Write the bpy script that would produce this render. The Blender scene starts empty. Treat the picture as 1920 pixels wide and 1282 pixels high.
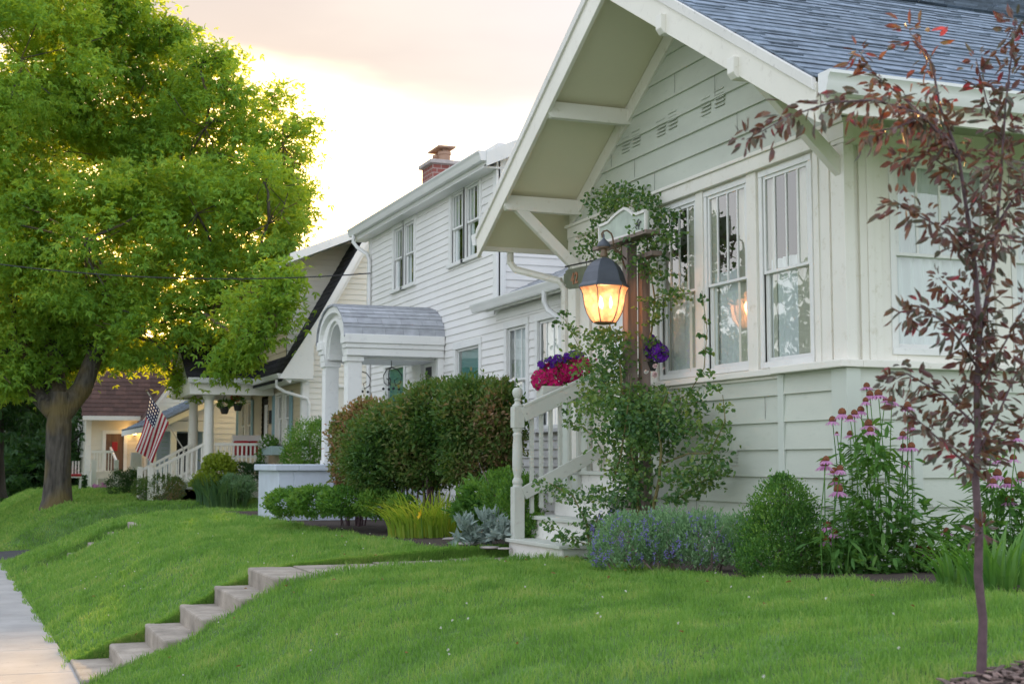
import bpy, bmesh, math, random
import numpy as np
from mathutils import Vector
random.seed(7); RN = np.random.default_rng(11)
SC = bpy.context.scene; COL = SC.collection
R = math.radians
# ------------------------------------------------------------------ camera
FPX, CX, CY = 2600.0, 960.0, 641.0
PITCH = math.atan(224/2600); HEAD = math.atan(1020/(FPX/math.cos(PITCH)))
CAMP = np.array([0.0, 0.0, 1.7])
FW = np.array([math.sin(HEAD)*math.cos(PITCH), math.cos(HEAD)*math.cos(PITCH), math.sin(PITCH)])
RT = np.array([math.cos(HEAD), -math.sin(HEAD), 0.0]); UP = np.cross(RT, FW)
cam = bpy.data.objects.new('camera', bpy.data.cameras.new('camera')); COL.objects.link(cam)
cam.location = CAMP; cam.rotation_euler = (math.pi/2+PITCH, 0, -HEAD)
cam.data.sensor_width = 36; cam.data.lens = 36*FPX/1920; cam.data.clip_end = 4000
cam.data.dof.use_dof = True; cam.data.dof.focus_distance = 11.8; cam.data.dof.aperture_fstop = 4.5
SC.camera = cam
# ------------------------------------------------------------------ light
SUN_AZ, SUN_EL = R(9.0), R(9.0)          # azimuth from +Y towards +X
SD = np.array([math.sin(SUN_AZ)*math.cos(SUN_EL), math.cos(SUN_AZ)*math.cos(SUN_EL), math.sin(SUN_EL)])
sl = bpy.data.lights.new('sun', 'SUN'); sl.energy = 8.0; sl.angle = R(1.5); sl.color = (1.0, .60, .20)
so = bpy.data.objects.new('sun', sl); COL.objects.link(so)
so.rotation_euler = Vector((-SD[0], -SD[1], -SD[2])).to_track_quat('-Z', 'Y').to_euler()
W = bpy.data.worlds.new('World'); SC.world = W; W.use_nodes = True
def world():
    nt = W.node_tree; N = nt.nodes; Lk = nt.links; N.clear()
    out = N.new('ShaderNodeOutputWorld'); bg = N.new('ShaderNodeBackground'); bg.inputs[1].default_value = .1
    sky = N.new('ShaderNodeTexSky'); sky.sky_type = 'NISHITA'; sky.sun_disc = False
    sky.sun_elevation = SUN_EL; sky.sun_rotation = SUN_AZ; sky.air_density = 1.0; sky.dust_density = 1.5; sky.altitude = 200
    tc = N.new('ShaderNodeTexCoord'); sep = N.new('ShaderNodeSeparateXYZ'); Lk.new(tc.outputs['Generated'], sep.inputs[0])
    def m(op, a, b=None, c=None, clamp=False):
        n = N.new('ShaderNodeMath'); n.operation = op; n.use_clamp = clamp
        for i, v in enumerate((a, b, c)):
            if v is None: continue
            if isinstance(v, (int, float)): n.inputs[i].default_value = v
            else: Lk.new(v, n.inputs[i])
        return n.outputs[0]
    def ss(v, a, b):
        n = N.new('ShaderNodeMapRange'); n.interpolation_type = 'SMOOTHSTEP'; Lk.new(v, n.inputs[0])
        n.inputs[1].default_value = a; n.inputs[2].default_value = b; return n.outputs[0]
    z = sep.outputs[2]
    mp = N.new('ShaderNodeMapping'); Lk.new(tc.outputs['Generated'], mp.inputs[0]); mp.inputs['Scale'].default_value = (2.2, 2.2, 7.0)
    nz = N.new('ShaderNodeTexNoise'); Lk.new(mp.outputs[0], nz.inputs[0]); nz.inputs['Scale'].default_value = 1.3; nz.inputs['Detail'].default_value = 5; nz.inputs['Roughness'].default_value = .5
    dv = N.new('ShaderNodeVectorMath'); dv.operation = 'DOT_PRODUCT'; Lk.new(tc.outputs['Generated'], dv.inputs[0]); dv.inputs[1].default_value = tuple(SD)
    dot = m('MAXIMUM', dv.outputs['Value'], 0.0)
    near = m('POWER', dot, 6.0)                       # side of the sky the sun sets on
    core = m('POWER', dot, 130.0)
    zz = m('ADD', z, m('MULTIPLY', m('SUBTRACT', nz.outputs[0], .5), .16))
    deck = ss(zz, .215, .275)                          # cloud deck starts about 12 degrees up
    def mix(f, a, b, t='MIX'):
        n = N.new('ShaderNodeMix'); n.data_type = 'RGBA'; n.blend_type = t
        if isinstance(f, (int, float)): n.inputs[0].default_value = f
        else: Lk.new(f, n.inputs[0])
        for i, v in ((6, a), (7, b)):
            if isinstance(v, tuple): n.inputs[i].default_value = (*v, 1)
            else: Lk.new(v, n.inputs[i])
        return n.outputs[2]
    cool = mix(ss(z, 0.0, .5), (8.5, 8.8, 9.2), (6.6, 7.2, 8.4))       # thin bright haze away from the sun
    warm = mix(m('MULTIPLY', core, 1.0, clamp=True), (12.0, 10.8, 9.2), (62.0, 38.0, 13.0))
    cl = mix(ss(nz.outputs[0], .35, .68), (2.95, 2.5, 2.36), (3.9, 3.35, 3.0))
    warmside = mix(deck, warm, cl)
    cs = mix(near, cool, warmside)
    col = mix(1.0, mix(.5, sky.outputs[0], cs), (1, 1, 1), 'MULTIPLY')
    full = mix(.92, sky.outputs[0], cs)
    Lk.new(full, bg.inputs[0]); Lk.new(bg.outputs[0], out.inputs[0])
world()
SC.view_settings.view_transform = 'Standard'; SC.view_settings.look = 'None'; SC.view_settings.exposure = 1.03; SC.view_settings.gamma = 1
SC.render.engine = 'CYCLES'
try:
    SC.cycles.max_bounces = 8; SC.cycles.transparent_max_bounces = 16; SC.cycles.sample_clamp_indirect = 6
except Exception: pass
# ------------------------------------------------------------------ helpers
def ray(x, y): return FW+RT*(x-CX)/FPX+UP*(CY-y)/FPX
def onX(x, y, v): d = ray(x, y); return CAMP+d*((v-CAMP[0])/d[0])
def onY(x, y, v): d = ray(x, y); return CAMP+d*((v-CAMP[1])/d[1])
def atD(x, y, d): return CAMP+ray(x, y)*d
def proj(P):
    q = np.asarray(P, float)-CAMP; d = q@FW; return CX+FPX*(q@RT)/d, CY-FPX*(q@UP)/d, d
ORG = {}
def tag(o, label=None, cat=None, group=None, kind=None):
    if label: o['label'] = label
    if cat: o['category'] = cat
    if group: o['group'] = group
    if kind: o['kind'] = kind
    return o
def thing(name, label, cat, loc, group=None):
    o = bpy.data.objects.new(name, None); COL.objects.link(o); o.location = loc; o.empty_display_size = .2
    ORG[o.name] = np.array(loc, float); return tag(o, label, cat, group)
def link(name, me, parent=None, base=None):
    o = bpy.data.objects.new(name, me); COL.objects.link(o)
    if parent is not None:
        org = ORG[parent.name]; o.parent = parent
    else:
        org = np.array(base if base is not None else (0, 0, 0), float); o.location = org
    ORG[o.name] = org
    if len(me.vertices):
        co = np.empty(len(me.vertices)*3, np.float32); me.vertices.foreach_get('co', co)
        co = (co.reshape(-1, 3)-org).astype(np.float32); me.vertices.foreach_set('co', co.ravel()); me.update()
    return o
def raw(name, V, F, mats, smooth=False, uv=None, mi=None):
    V = np.asarray(V, np.float32); F = np.asarray(F, np.int32); k = F.shape[1]
    me = bpy.data.meshes.new(name); me.vertices.add(len(V)); me.vertices.foreach_set('co', V.ravel())
    me.loops.add(F.size); me.loops.foreach_set('vertex_index', F.ravel()); me.polygons.add(len(F))
    me.polygons.foreach_set('loop_start', np.arange(len(F), dtype=np.int32)*k)
    me.polygons.foreach_set('loop_total', np.full(len(F), k, np.int32))
    me.polygons.foreach_set('use_smooth', np.full(len(F), smooth))
    if mi is not None: me.polygons.foreach_set('material_index', np.asarray(mi, np.int32))
    for m_ in (mats if isinstance(mats, (list, tuple)) else [mats]): me.materials.append(m_)
    me.update(calc_edges=True)
    if uv is not None:
        l = me.uv_layers.new(name='UVMap'); l.data.foreach_set('uv', np.asarray(uv, np.float32)[F.ravel()].ravel())
    me.validate(); return me
class Face:
    def __init__(s, kind, c): s.kind, s.c = kind, c
    def __call__(s, u, v, z): return (s.c-v, u, z) if s.kind == 'X' else (u, s.c-v, z)
class MB:
    def __init__(s): s.v = []; s.f = []
    def add(s, vs, fs):
        n = len(s.v); s.v += [tuple(map(float, p)) for p in vs]; s.f += [tuple(i+n for i in f) for f in fs]; return s
    def box(s, x0, x1, y0, y1, z0, z1):
        v = [(x, y, z) for z in (z0, z1) for y in (y0, y1) for x in (x0, x1)]
        return s.add(v, [(0, 2, 3, 1), (4, 5, 7, 6), (0, 1, 5, 4), (2, 6, 7, 3), (0, 4, 6, 2), (1, 3, 7, 5)])
    def fbox(s, F, u0, u1, v0, v1, z0, z1):
        a, b = F(u0, v0, z0), F(u1, v1, z1)
        return s.box(min(a[0], b[0]), max(a[0], b[0]), min(a[1], b[1]), max(a[1], b[1]), z0, z1)
    def prism(s, poly, vec):
        n = len(poly); p = [np.array(q, float) for q in poly]; vec = np.array(vec, float)
        return s.add(p+[q+vec for q in p], [tuple(range(n))[::-1], tuple(range(n, 2*n))]+[(i, (i+1) % n, n+(i+1) % n, n+i) for i in range(n)])
    def beam(s, a, b, w, h, up=(0, 0, 1)):
        a = np.array(a, float); b = np.array(b, float); d = b-a; d /= np.linalg.norm(d)
        sd = np.cross(d, up); sd /= np.linalg.norm(sd); u2 = np.cross(sd, d)
        return s.prism([a+sd*w/2+u2*h/2, a-sd*w/2+u2*h/2, a-sd*w/2-u2*h/2, a+sd*w/2-u2*h/2], b-a)
    def tube(s, path, rad, seg=8, cap=True):
        path = [np.array(p, float) for p in path]; n = len(path)
        if not hasattr(rad, '__len__'): rad = [rad]*n
        base = len(s.v); ref = np.array((.31, .17, .93))
        for i, p in enumerate(path):
            d = path[min(i+1, n-1)]-path[max(i-1, 0)]; d = d/(np.linalg.norm(d)+1e-9)
            a = np.cross(d, ref); a /= np.linalg.norm(a)+1e-9; b = np.cross(d, a)
            for k in range(seg):
                t = 2*math.pi*k/seg; s.v.append(tuple(p+(a*math.cos(t)+b*math.sin(t))*rad[i]))
        for i in range(n-1):
            for k in range(seg):
                q = base+i*seg; s.f.append((q+k, q+(k+1) % seg, q+seg+(k+1) % seg, q+seg+k))
        if cap: s.f.append(tuple(base+k for k in range(seg))[::-1]); s.f.append(tuple(base+(n-1)*seg+k for k in range(seg)))
        return s
    def lathe(s, c, prof, seg=16, rot=0, sq=False):
        base = len(s.v); n = len(prof)
        for r, z in prof:
            for k in range(seg):
                t = 2*math.pi*k/seg+rot; s.v.append((c[0]+r*math.cos(t), c[1]+r*math.sin(t), c[2]+z))
        for i in range(n-1):
            for k in range(seg):
                q = base+i*seg; s.f.append((q+k, q+(k+1) % seg, q+seg+(k+1) % seg, q+seg+k))
        s.f.append(tuple(base+k for k in range(seg))[::-1]); s.f.append(tuple(base+(n-1)*seg+k for k in range(seg)))
        return s
    def sph(s, c, r, seg=10, rings=6, sz=1):
        return s.lathe(c, [(max(r*math.sin(math.pi*i/rings), 1e-4), -r*sz*math.cos(math.pi*i/rings)) for i in range(rings+1)], seg)
    def build(s, name, m, parent=None, base=None, smooth=False, bevel=0, recalc=True):
        me = bpy.data.meshes.new(name); me.from_pydata(s.v, [], s.f)
        for q in (m if isinstance(m, (list, tuple)) else [m]): me.materials.append(q)
        if recalc and len(s.f) < 60000:
            bm = bmesh.new(); bm.from_mesh(me); bmesh.ops.recalc_face_normals(bm, faces=bm.faces); bm.to_mesh(me); bm.free()
        o = link(name, me, parent, base)
        if smooth:
            me.polygons.foreach_set('use_smooth', [True]*len(me.polygons))
            try: me.set_sharp_from_angle(angle=R(40))
            except Exception: pass
        if bevel:
            b = o.modifiers.new('bevel', 'BEVEL'); b.width = bevel; b.segments = 2; b.limit_method = 'ANGLE'
        return o
# ------------------------------------------------------------------ materials
def nodes(name):
    m = bpy.data.materials.new(name); m.use_nodes = True; nt = m.node_tree
    b = next((n for n in nt.nodes if n.type == 'BSDF_PRINCIPLED'), None); return m, nt, nt.nodes, nt.links, b
def ramp(N, L, src, stops):
    r = N.new('ShaderNodeValToRGB'); e = r.color_ramp.elements
    while len(e) < len(stops): e.new(.5)
    for q, (p, c) in zip(e, stops): q.position = p; q.color = (*c, 1)
    L.new(src, r.inputs[0]); return r.outputs[0]
def mix2(N, L, f, a, b, t='MIX'):
    n = N.new('ShaderNodeMix'); n.data_type = 'RGBA'; n.blend_type = t
    for i, v in ((0, f), (6, a), (7, b)):
        if isinstance(v, (int, float)): n.inputs[i].default_value = v
        elif isinstance(v, tuple): n.inputs[i].default_value = (*v, 1)
        else: L.new(v, n.inputs[i])
    return n.outputs[2]
def paint(name, c, rough=.55, var=.12, scale=2.5, bump=.15, bscale=60, dirt=None, stretch=(1, 1, 1), island=0):
    m, nt, N, L, b = nodes(name)
    tc = N.new('ShaderNodeTexCoord'); mp = N.new('ShaderNodeMapping'); mp.inputs['Scale'].default_value = stretch; L.new(tc.outputs['Object'], mp.inputs[0])
    n1 = N.new('ShaderNodeTexNoise'); n1.inputs['Scale'].default_value = scale; n1.inputs['Detail'].default_value = 6; L.new(mp.outputs[0], n1.inputs[0])
    lo = tuple(x*(1-var) for x in c); hi = tuple(min(1, x*(1+var)) for x in c)
    col = ramp(N, L, n1.outputs[0], [(.3, lo), (.7, hi)])
    if dirt:
        n2 = N.new('ShaderNodeTexNoise'); n2.inputs['Scale'].default_value = scale*7; n2.inputs['Detail'].default_value = 9; n2.inputs['Roughness'].default_value = .7; L.new(mp.outputs[0], n2.inputs[0])
        f = ramp(N, L, n2.outputs[0], [(.56, (0, 0, 0)), (.72, (.8, .8, .8))]); col = mix2(N, L, f, col, dirt)
    if island:
        g = N.new('ShaderNodeNewGeometry'); f = ramp(N, L, g.outputs['Random Per Island'], [(0, (1-island,)*3), (1, (1+island,)*3)])
        col = mix2(N, L, 1.0, col, f, 'MULTIPLY')
    L.new(col, b.inputs['Base Color']); b.inputs['Roughness'].default_value = rough
    if bump:
        n3 = N.new('ShaderNodeTexNoise'); n3.inputs['Scale'].default_value = bscale; n3.inputs['Detail'].default_value = 4; L.new(mp.outputs[0], n3.inputs[0])
        bp = N.new('ShaderNodeBump'); bp.inputs['Strength'].default_value = bump; bp.inputs['Distance'].default_value = .004; L.new(n3.outputs[0], bp.inputs['Height']); L.new(bp.outputs[0], b.inputs['Normal'])
    return m
def tabs_(N, L, c, x): return mix2(N, L, .5, x, c)
def leafmat(name, cols, trans=.4, tcol=None, rough=.5, nscale=1.2, gloss=.25, tabs=None):
    m, nt, N, L, b = nodes(name)
    g = N.new('ShaderNodeNewGeometry'); st = [(i/(max(1, len(cols)-1)), c) for i, c in enumerate(cols)]
    tc = N.new('ShaderNodeTexCoord'); nz = N.new('ShaderNodeTexNoise'); nz.inputs['Scale'].default_value = nscale; nz.inputs['Detail'].default_value = 3; L.new(tc.outputs['Object'], nz.inputs[0])
    ad = N.new('ShaderNodeMath'); ad.operation = 'MULTIPLY_ADD'; L.new(g.outputs['Random Per Island'], ad.inputs[0]); ad.inputs[1].default_value = .55
    s2 = N.new('ShaderNodeMath'); s2.operation = 'MULTIPLY_ADD'; L.new(nz.outputs[0], s2.inputs[0]); s2.inputs[1].default_value = 1.5; s2.inputs[2].default_value = -.52
    L.new(s2.outputs[0], ad.inputs[2])
    col = ramp(N, L, ad.outputs[0], st); L.new(col, b.inputs['Base Color']); b.inputs['Roughness'].default_value = rough
    b.inputs['Specular IOR Level'].default_value = gloss
    t = N.new('ShaderNodeBsdfTranslucent')
    tcx = mix2(N, L, 1.0, col, tcol or (2.2, 2.0, .9), 'MULTIPLY')
    if tabs: tcx = tabs_(N, L, tabs, tcx)
    L.new(tcx, t.inputs[0])
    mx = N.new('ShaderNodeMixShader'); mx.inputs[0].default_value = trans; L.new(b.outputs[0], mx.inputs[1]); L.new(t.outputs[0], mx.inputs[2])
    L.new(mx.outputs[0], next(n for n in N if n.type == 'OUTPUT_MATERIAL').inputs[0]); return m
def glassmat(name, base=.12, tint=(.85, .9, .88), ior=1.5):
    m, nt, N, L, b = nodes(name)
    tr = N.new('ShaderNodeBsdfTransparent'); tr.inputs[0].default_value = (*tint, 1)
    gl = N.new('ShaderNodeBsdfGlossy'); gl.inputs['Roughness'].default_value = .0
    nz = N.new('ShaderNodeTexNoise'); nz.inputs['Scale'].default_value = 2.2; tc = N.new('ShaderNodeTexCoord'); L.new(tc.outputs['Object'], nz.inputs[0])
    bp = N.new('ShaderNodeBump'); bp.inputs['Strength'].default_value = .12; bp.inputs['Distance'].default_value = .02; L.new(nz.outputs[0], bp.inputs['Height']); L.new(bp.outputs[0], gl.inputs['Normal'])
    fr = N.new('ShaderNodeMath'); fr.operation = 'POWER'; lw = N.new('ShaderNodeLayerWeight'); lw.inputs[0].default_value = .5; L.new(lw.outputs['Facing'], fr.inputs[0]); fr.inputs[1].default_value = 2*ior
    ad = N.new('ShaderNodeMath'); ad.operation = 'ADD'; ad.use_clamp = True; ad.inputs[1].default_value = base; L.new(fr.outputs[0], ad.inputs[0])
    mx = N.new('ShaderNodeMixShader'); L.new(ad.outputs[0], mx.inputs[0]); L.new(tr.outputs[0], mx.inputs[1]); L.new(gl.outputs[0], mx.inputs[2])
    L.new(mx.outputs[0], next(n for n in N if n.type == 'OUTPUT_MATERIAL').inputs[0]); return m
def bark(name, a, c, scale=5, lich=None):
    m, nt, N, L, b = nodes(name)
    tc = N.new('ShaderNodeTexCoord'); mp = N.new('ShaderNodeMapping'); mp.inputs['Scale'].default_value = (1, 1, .22); L.new(tc.outputs['Object'], mp.inputs[0])
    n1 = N.new('ShaderNodeTexNoise'); n1.inputs['Scale'].default_value = scale*3; n1.inputs['Detail'].default_value = 8; L.new(mp.outputs[0], n1.inputs[0])
    v = N.new('ShaderNodeTexVoronoi'); v.inputs['Scale'].default_value = scale*3.5; v.feature = 'DISTANCE_TO_EDGE'; L.new(mp.outputs[0], v.inputs[0])
    col = ramp(N, L, n1.outputs[0], [(.3, a), (.7, c)])
    if lich:
        n2 = N.new('ShaderNodeTexNoise'); n2.inputs['Scale'].default_value = 1.1; L.new(tc.outputs['Object'], n2.inputs[0]); f = ramp(N, L, n2.outputs[0], [(.45, (0, 0, 0)), (.6, (.75, .75, .75))]); col = mix2(N, L, f, col, lich)
    L.new(col, b.inputs['Base Color']); b.inputs['Roughness'].default_value = .9
    ml = N.new('ShaderNodeMath'); ml.operation = 'ADD'; L.new(n1.outputs[0], ml.inputs[0]); L.new(v.outputs['Distance'], ml.inputs[1])
    bp = N.new('ShaderNodeBump'); bp.inputs['Strength'].default_value = .8; bp.inputs['Distance'].default_value = .04; L.new(ml.outputs[0], bp.inputs['Height']); L.new(bp.outputs[0], b.inputs['Normal']); return m
def emis(name, c, s):
    m, nt, N, L, b = nodes(name); b.inputs['Base Color'].default_value = (*c, 1); b.inputs['Emission Color'].default_value = (*c, 1); b.inputs['Emission Strength'].default_value = s; return m
M = dict(
 ivory=paint('ivory_barge_paint', (.80, .77, .68), .5, .05, 1.5, .12, 50, dirt=(.62, .58, .5)),
 cream=paint('cream_trim_paint', (.80, .775, .70), .5, .05, 1.5, .12, 50, dirt=(.62, .58, .46)),
 white=paint('white_trim_paint', (.78, .78, .75), .5, .05, 1.5, .12, 50, dirt=(.62, .62, .6)),
 worn=paint('weathered_white_paint', (.74, .72, .67), .6, .05, 2, .2, 40, dirt=(.45, .43, .40)),
 sage=paint('sage_siding_paint', (.54, .57, .49), .5, .08, 1.0, .25, 30, stretch=(1, 1, 3), dirt=(.46, .50, .42)),
 sageD=paint('sage_trim_paint', (.57, .61, .54), .55, .04, 1.2, .12, 35),
 soffit=paint('soffit_paint', (.76, .72, .54), .6, .05, .8, .1, 40),
 h2=paint('pale_lap_siding', (.80, .785, .755), .5, .05, 1.2, .1, 50),
 h3=paint('cream_lap_siding', (.76, .735, .66), .5, .05, 1.2, .1, 50),
 h3y=paint('buff_lap_siding', (.62, .52, .36), .55, .06, 1.2, .1, 50),
 h4=paint('blue_grey_siding', (.50, .56, .66), .55, .05, 1.2, .1, 50),
 h5=paint('ivory_siding', (.66, .62, .52), .55, .05, 1.2, .1, 50),
 blueshut=paint('teal_shutter_paint', (.22, .36, .40), .5, .08, 3, .1, 50),
 slate=paint('blue_grey_shingle', (.145, .18, .225), .9, .3, 9, .7, 240, island=.38),
 grey=paint('light_grey_shingle', (.36, .375, .40), .9, .15, 9, .5, 240, island=.14),
 black=paint('black_shingle', (.018, .017, .022), .9, .3, 9, .5, 240, island=.4),
 brown=paint('brown_shingle', (.085, .045, .036), .9, .2, 9, .5, 200, island=.25),
 stucco=paint('pale_blue_stucco', (.52, .57, .64), .85, .08, 3, .6, 90, dirt=(.42, .45, .5)),
 wood=paint('weathered_post_wood', (.22, .17, .145), .85, .28, 6, .6, 40, dirt=(.16, .12, .10), stretch=(4, 4, .35)),
 door=paint('brown_door_wood', (.16, .085, .05), .5, .3, 5, .3, 40, stretch=(6, 6, .6)),
 greypaint=paint('grey_stair_paint', (.52, .54, .48), .6, .06, 2, .2, 40, dirt=(.42, .4, .36)),
 step=paint('concrete_step', (.34, .295, .245), .95, .3, 4, 1.0, 120, dirt=(.13, .12, .08)),
 walk=paint('concrete_walk', (.37, .355, .34), .95, .16, 1.6, .8, 140, dirt=(.24, .23, .21)),
 asphalt=paint('asphalt', (.05, .05, .055), .95, .2, 6, .6, 160),
 soil=paint('garden_soil', (.045, .030, .022), .98, .4, 12, 1.0, 50, dirt=(.12, .08, .06)),
 chip=paint('wood_chip', (.20, .14, .12), .95, .3, 30, .4, 60, island=.5),
 turf=paint('lawn_ground', (.085, .17, .035), .95, .3, 3, 1.0, 60, dirt=(.09, .10, .03)),
 iron=paint('dark_lantern_metal', (.07, .08, .10), .42, .15, 8, .2, 60),
 brass=paint('aged_brass', (.16, .10, .055), .4, .3, 14, .2, 60),
 dark=paint('dark_interior', (.035, .032, .03), .9, .2, 3, 0),
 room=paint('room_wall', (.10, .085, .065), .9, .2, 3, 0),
 curt=paint('white_curtain', (.86, .87, .87), .9, .04, 3, 0),
 curtc=paint('cream_curtain', (.70, .66, .56), .9, .04, 3, 0),
 curtg=paint('teal_curtain', (.16, .36, .34), .9, .06, 3, 0),
 screen=paint('dark_screen', (.03, .03, .045), .6, .1, 3, 0),
 brick=None, red=paint('red_cloth', (.35, .02, .025), .8, .1, 5, .1, 50), pot=paint('black_pot', (.02, .022, .02), .6, .1, 5, .1, 50),
 stone=paint('pale_stone', (.42, .38, .36), .9, .2, 7, .8, 60), boxblue=paint('pale_teal_box', (.33, .45, .45), .6, .06, 4, .1, 50),
 clay=paint('clay_flue', (.38, .24, .17), .8, .1, 6, .2, 60), wire=paint('black_cable', (.02, .02, .02), .6, .1, 3, 0), redwood=paint('dark_red_bark', (.11, .065, .075), .7, .25, 30, .4, 60),
 pole=paint('flag_pole', (.5, .47, .4), .4, .05, 3, 0), glass=glassmat('window_glass', .15), glass2=glassmat('window_glass_far', .08, ior=1.6), steel=paint('galvanised_steel', (.4, .4, .42), .35, .1, 5, 0),
 metalgut=paint('white_gutter', (.76, .76, .74), .35, .04, 2, .05, 30), signface=paint('sage_sign_face', (.44, .50, .42), .7, .14, 9, .3, 60, dirt=(.52, .56, .5)),
)
def brickmat(name, a, b2, mort, sc):
    m, nt, N, L, b = nodes(name); tc = N.new('ShaderNodeTexCoord'); mp = N.new('ShaderNodeMapping'); mp.inputs['Rotation'].default_value = (R(90), 0, 0)
    L.new(tc.outputs['Object'], mp.inputs[0]); sx = N.new('ShaderNodeSeparateXYZ'); cb = N.new('ShaderNodeCombineXYZ'); ad = N.new('ShaderNodeMath'); L.new(tc.outputs['Object'], sx.inputs[0])
    L.new(sx.outputs[0], ad.inputs[0]); L.new(sx.outputs[1], ad.inputs[1]); L.new(ad.outputs[0], cb.inputs[0]); L.new(sx.outputs[2], cb.inputs[1])
    t = N.new('ShaderNodeTexBrick'); t.inputs['Color1'].default_value = (*a, 1); t.inputs['Color2'].default_value = (*b2, 1); t.inputs['Mortar'].default_value = (*mort, 1); t.inputs['Scale'].default_value = sc; t.inputs['Mortar Size'].default_value = .02
    L.new(cb.outputs[0], t.inputs[0]); L.new(t.outputs[0], b.inputs['Base Color']); b.inputs['Roughness'].default_value = .9; return m
M['brick'] = brickmat('red_brick', (.30, .10, .08), (.22, .07, .06), (.42, .36, .33), 3.2)
LM = dict(
 ivory=paint('ivory_barge_paint', (.80, .77, .68), .5, .05, 1.5, .12, 50, dirt=(.62, .58, .5)),
 maple=leafmat('maple_leaf', [(.085, .21, .035), (.14, .32, .05), (.23, .42, .06), (.38, .46, .06)], .45, (2.4, 1.9, .5), nscale=.45, tabs=(.62, .56, .03)),
 grass=leafmat('grass_blade', [(.10, .22, .042), (.165, .325, .062), (.24, .395, .088), (.38, .44, .15)], .45, (1.4, 1.4, .9), nscale=2.2, gloss=.35),
 rose=leafmat('rose_leaf', [(.035, .10, .04), (.065, .155, .05), (.12, .22, .055), (.22, .28, .07)], .3, nscale=2.5, gloss=.5),
 burning=leafmat('burning_bush_leaf', [(.035, .095, .025), (.07, .15, .035), (.13, .18, .05), (.32, .19, .13)], .3, nscale=1.1),
 rosy=leafmat('reddening_leaf', [(.07, .16, .04), (.13, .19, .05), (.28, .18, .10), (.40, .20, .15)], .3, nscale=1.5),
 green=leafmat('shrub_leaf', [(.05, .14, .03), (.085, .20, .035), (.13, .26, .045), (.21, .31, .06)], .3, nscale=2.5),
 darkg=leafmat('dark_shrub_leaf', [(.02, .06, .02), (.032, .085, .025), (.055, .115, .032)], .25, nscale=2.0),
 box=leafmat('boxwood_leaf', [(.035, .11, .03), (.065, .175, .035), (.11, .24, .045), (.22, .35, .07)], .3, nscale=4, gloss=.4),
 lime=leafmat('lime_leaf', [(.16, .25, .03), (.24, .32, .04), (.30, .36, .05)], .35, nscale=2),
 daylily=leafmat('daylily_leaf', [(.15, .27, .04), (.26, .38, .06), (.46, .44, .09)], .4, nscale=2.5),
 iris=leafmat('iris_leaf', [(.05, .12, .06), (.09, .18, .08), (.13, .22, .09)], .35),
 silver=leafmat('silver_leaf', [(.20, .28, .24), (.30, .38, .34), (.38, .45, .42)], .2, (1.2, 1.2, 1.1)),
 catmint=leafmat('catmint_leaf', [(.14, .26, .13), (.20, .34, .17), (.28, .42, .22)], .3, (1.3, 1.4, 1.0), nscale=5),
 violet=leafmat('violet_petal', [(.16, .12, .42), (.24, .19, .52), (.32, .26, .58)], .3, (1.2, 1.1, 1.3)),
 cone=leafmat('coneflower_leaf', [(.06, .16, .04), (.095, .22, .05), (.16, .29, .07)], .35, nscale=3),
 pink=leafmat('pink_petal', [(.50, .20, .42), (.62, .30, .52), (.70, .40, .60)], .3, (1.2, 1.1, 1.2)),
 magenta=leafmat('magenta_petal', [(.45, .01, .12), (.60, .015, .18), (.70, .03, .24)], .3, (1.2, 1, 1.2)),
 purple=leafmat('purple_petal', [(.08, .01, .24), (.13, .02, .34), (.18, .03, .42)], .3, (1.2, 1, 1.3)),
 white=leafmat('white_petal', [(.75, .72, .68), (.8, .78, .75)], .25, (1, 1, 1)), blush=leafmat('blush_petal', [(.75, .55, .55), (.8, .68, .66)], .3, (1, 1, 1)),
 redp=leafmat('red_petal', [(.5, .02, .02), (.6, .04, .03)], .3, (1, 1, 1)), yellow=leafmat('yellow_petal', [(.8, .5, .02), (.85, .6, .03)], .3, (1, 1, 1)),
 crab=leafmat('purple_crabapple_leaf', [(.06, .085, .05), (.10, .11, .075), (.13, .055, .055), (.18, .09, .045), (.10, .125, .085), (.14, .05, .055), (.42, .06, .08)], .3, (1.5, .9, .8), nscale=9, gloss=.6),
 crabred=leafmat('young_red_leaf', [(.42, .05, .07), (.5, .09, .12)], .4, (1.6, .9, .9)),
 dead=leafmat('dead_leaf', [(.16, .09, .04), (.25, .14, .06), (.3, .22, .1)], .2),
 conebrown=paint('cone_brown', (.16, .05, .015), .8, .4, 80, .6, 200),
)
# ------------------------------------------------------------------ leaf building
def T_diamond(fold=.12): return (np.array([(0, 0, 0), (.42, .5, fold), (1, 0, -.1), (.42, -.5, fold)]), [(0, 1, 2), (0, 2, 3)])
def T_oval(fold=.12): return (np.array([(0, 0, 0), (.25, .42, fold), (.65, .42, fold), (1, 0, -.12), (.65, -.42, fold), (.25, -.42, fold)]), [(0, 1, 2), (0, 2, 3), (0, 3, 4), (0, 4, 5)])
def T_star(n=5, spread=2.3):
    V = []; F = []
    for i in range(n):
        a = -spread/2*1.0+spread*i/(n-1) if n > 1 else 0; l = 1-.28*abs(a)/(spread/2)
        ca, sa = math.cos(a), math.sin(a); w = .17; k = len(V)
        V += [(0, 0, 0), (.5*l*ca-w*sa, .5*l*sa+w*ca, .05), (l*ca, l*sa, -.12), (.5*l*ca+w*sa, .5*l*sa-w*ca, .05)]
        F += [(k, k+1, k+2), (k, k+2, k+3)]
    V = np.array(V, float); V[:, 1] *= 1.0; return (V, F)
def nrm(a): return a/(np.linalg.norm(a, axis=-1, keepdims=True)+1e-9)
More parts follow.
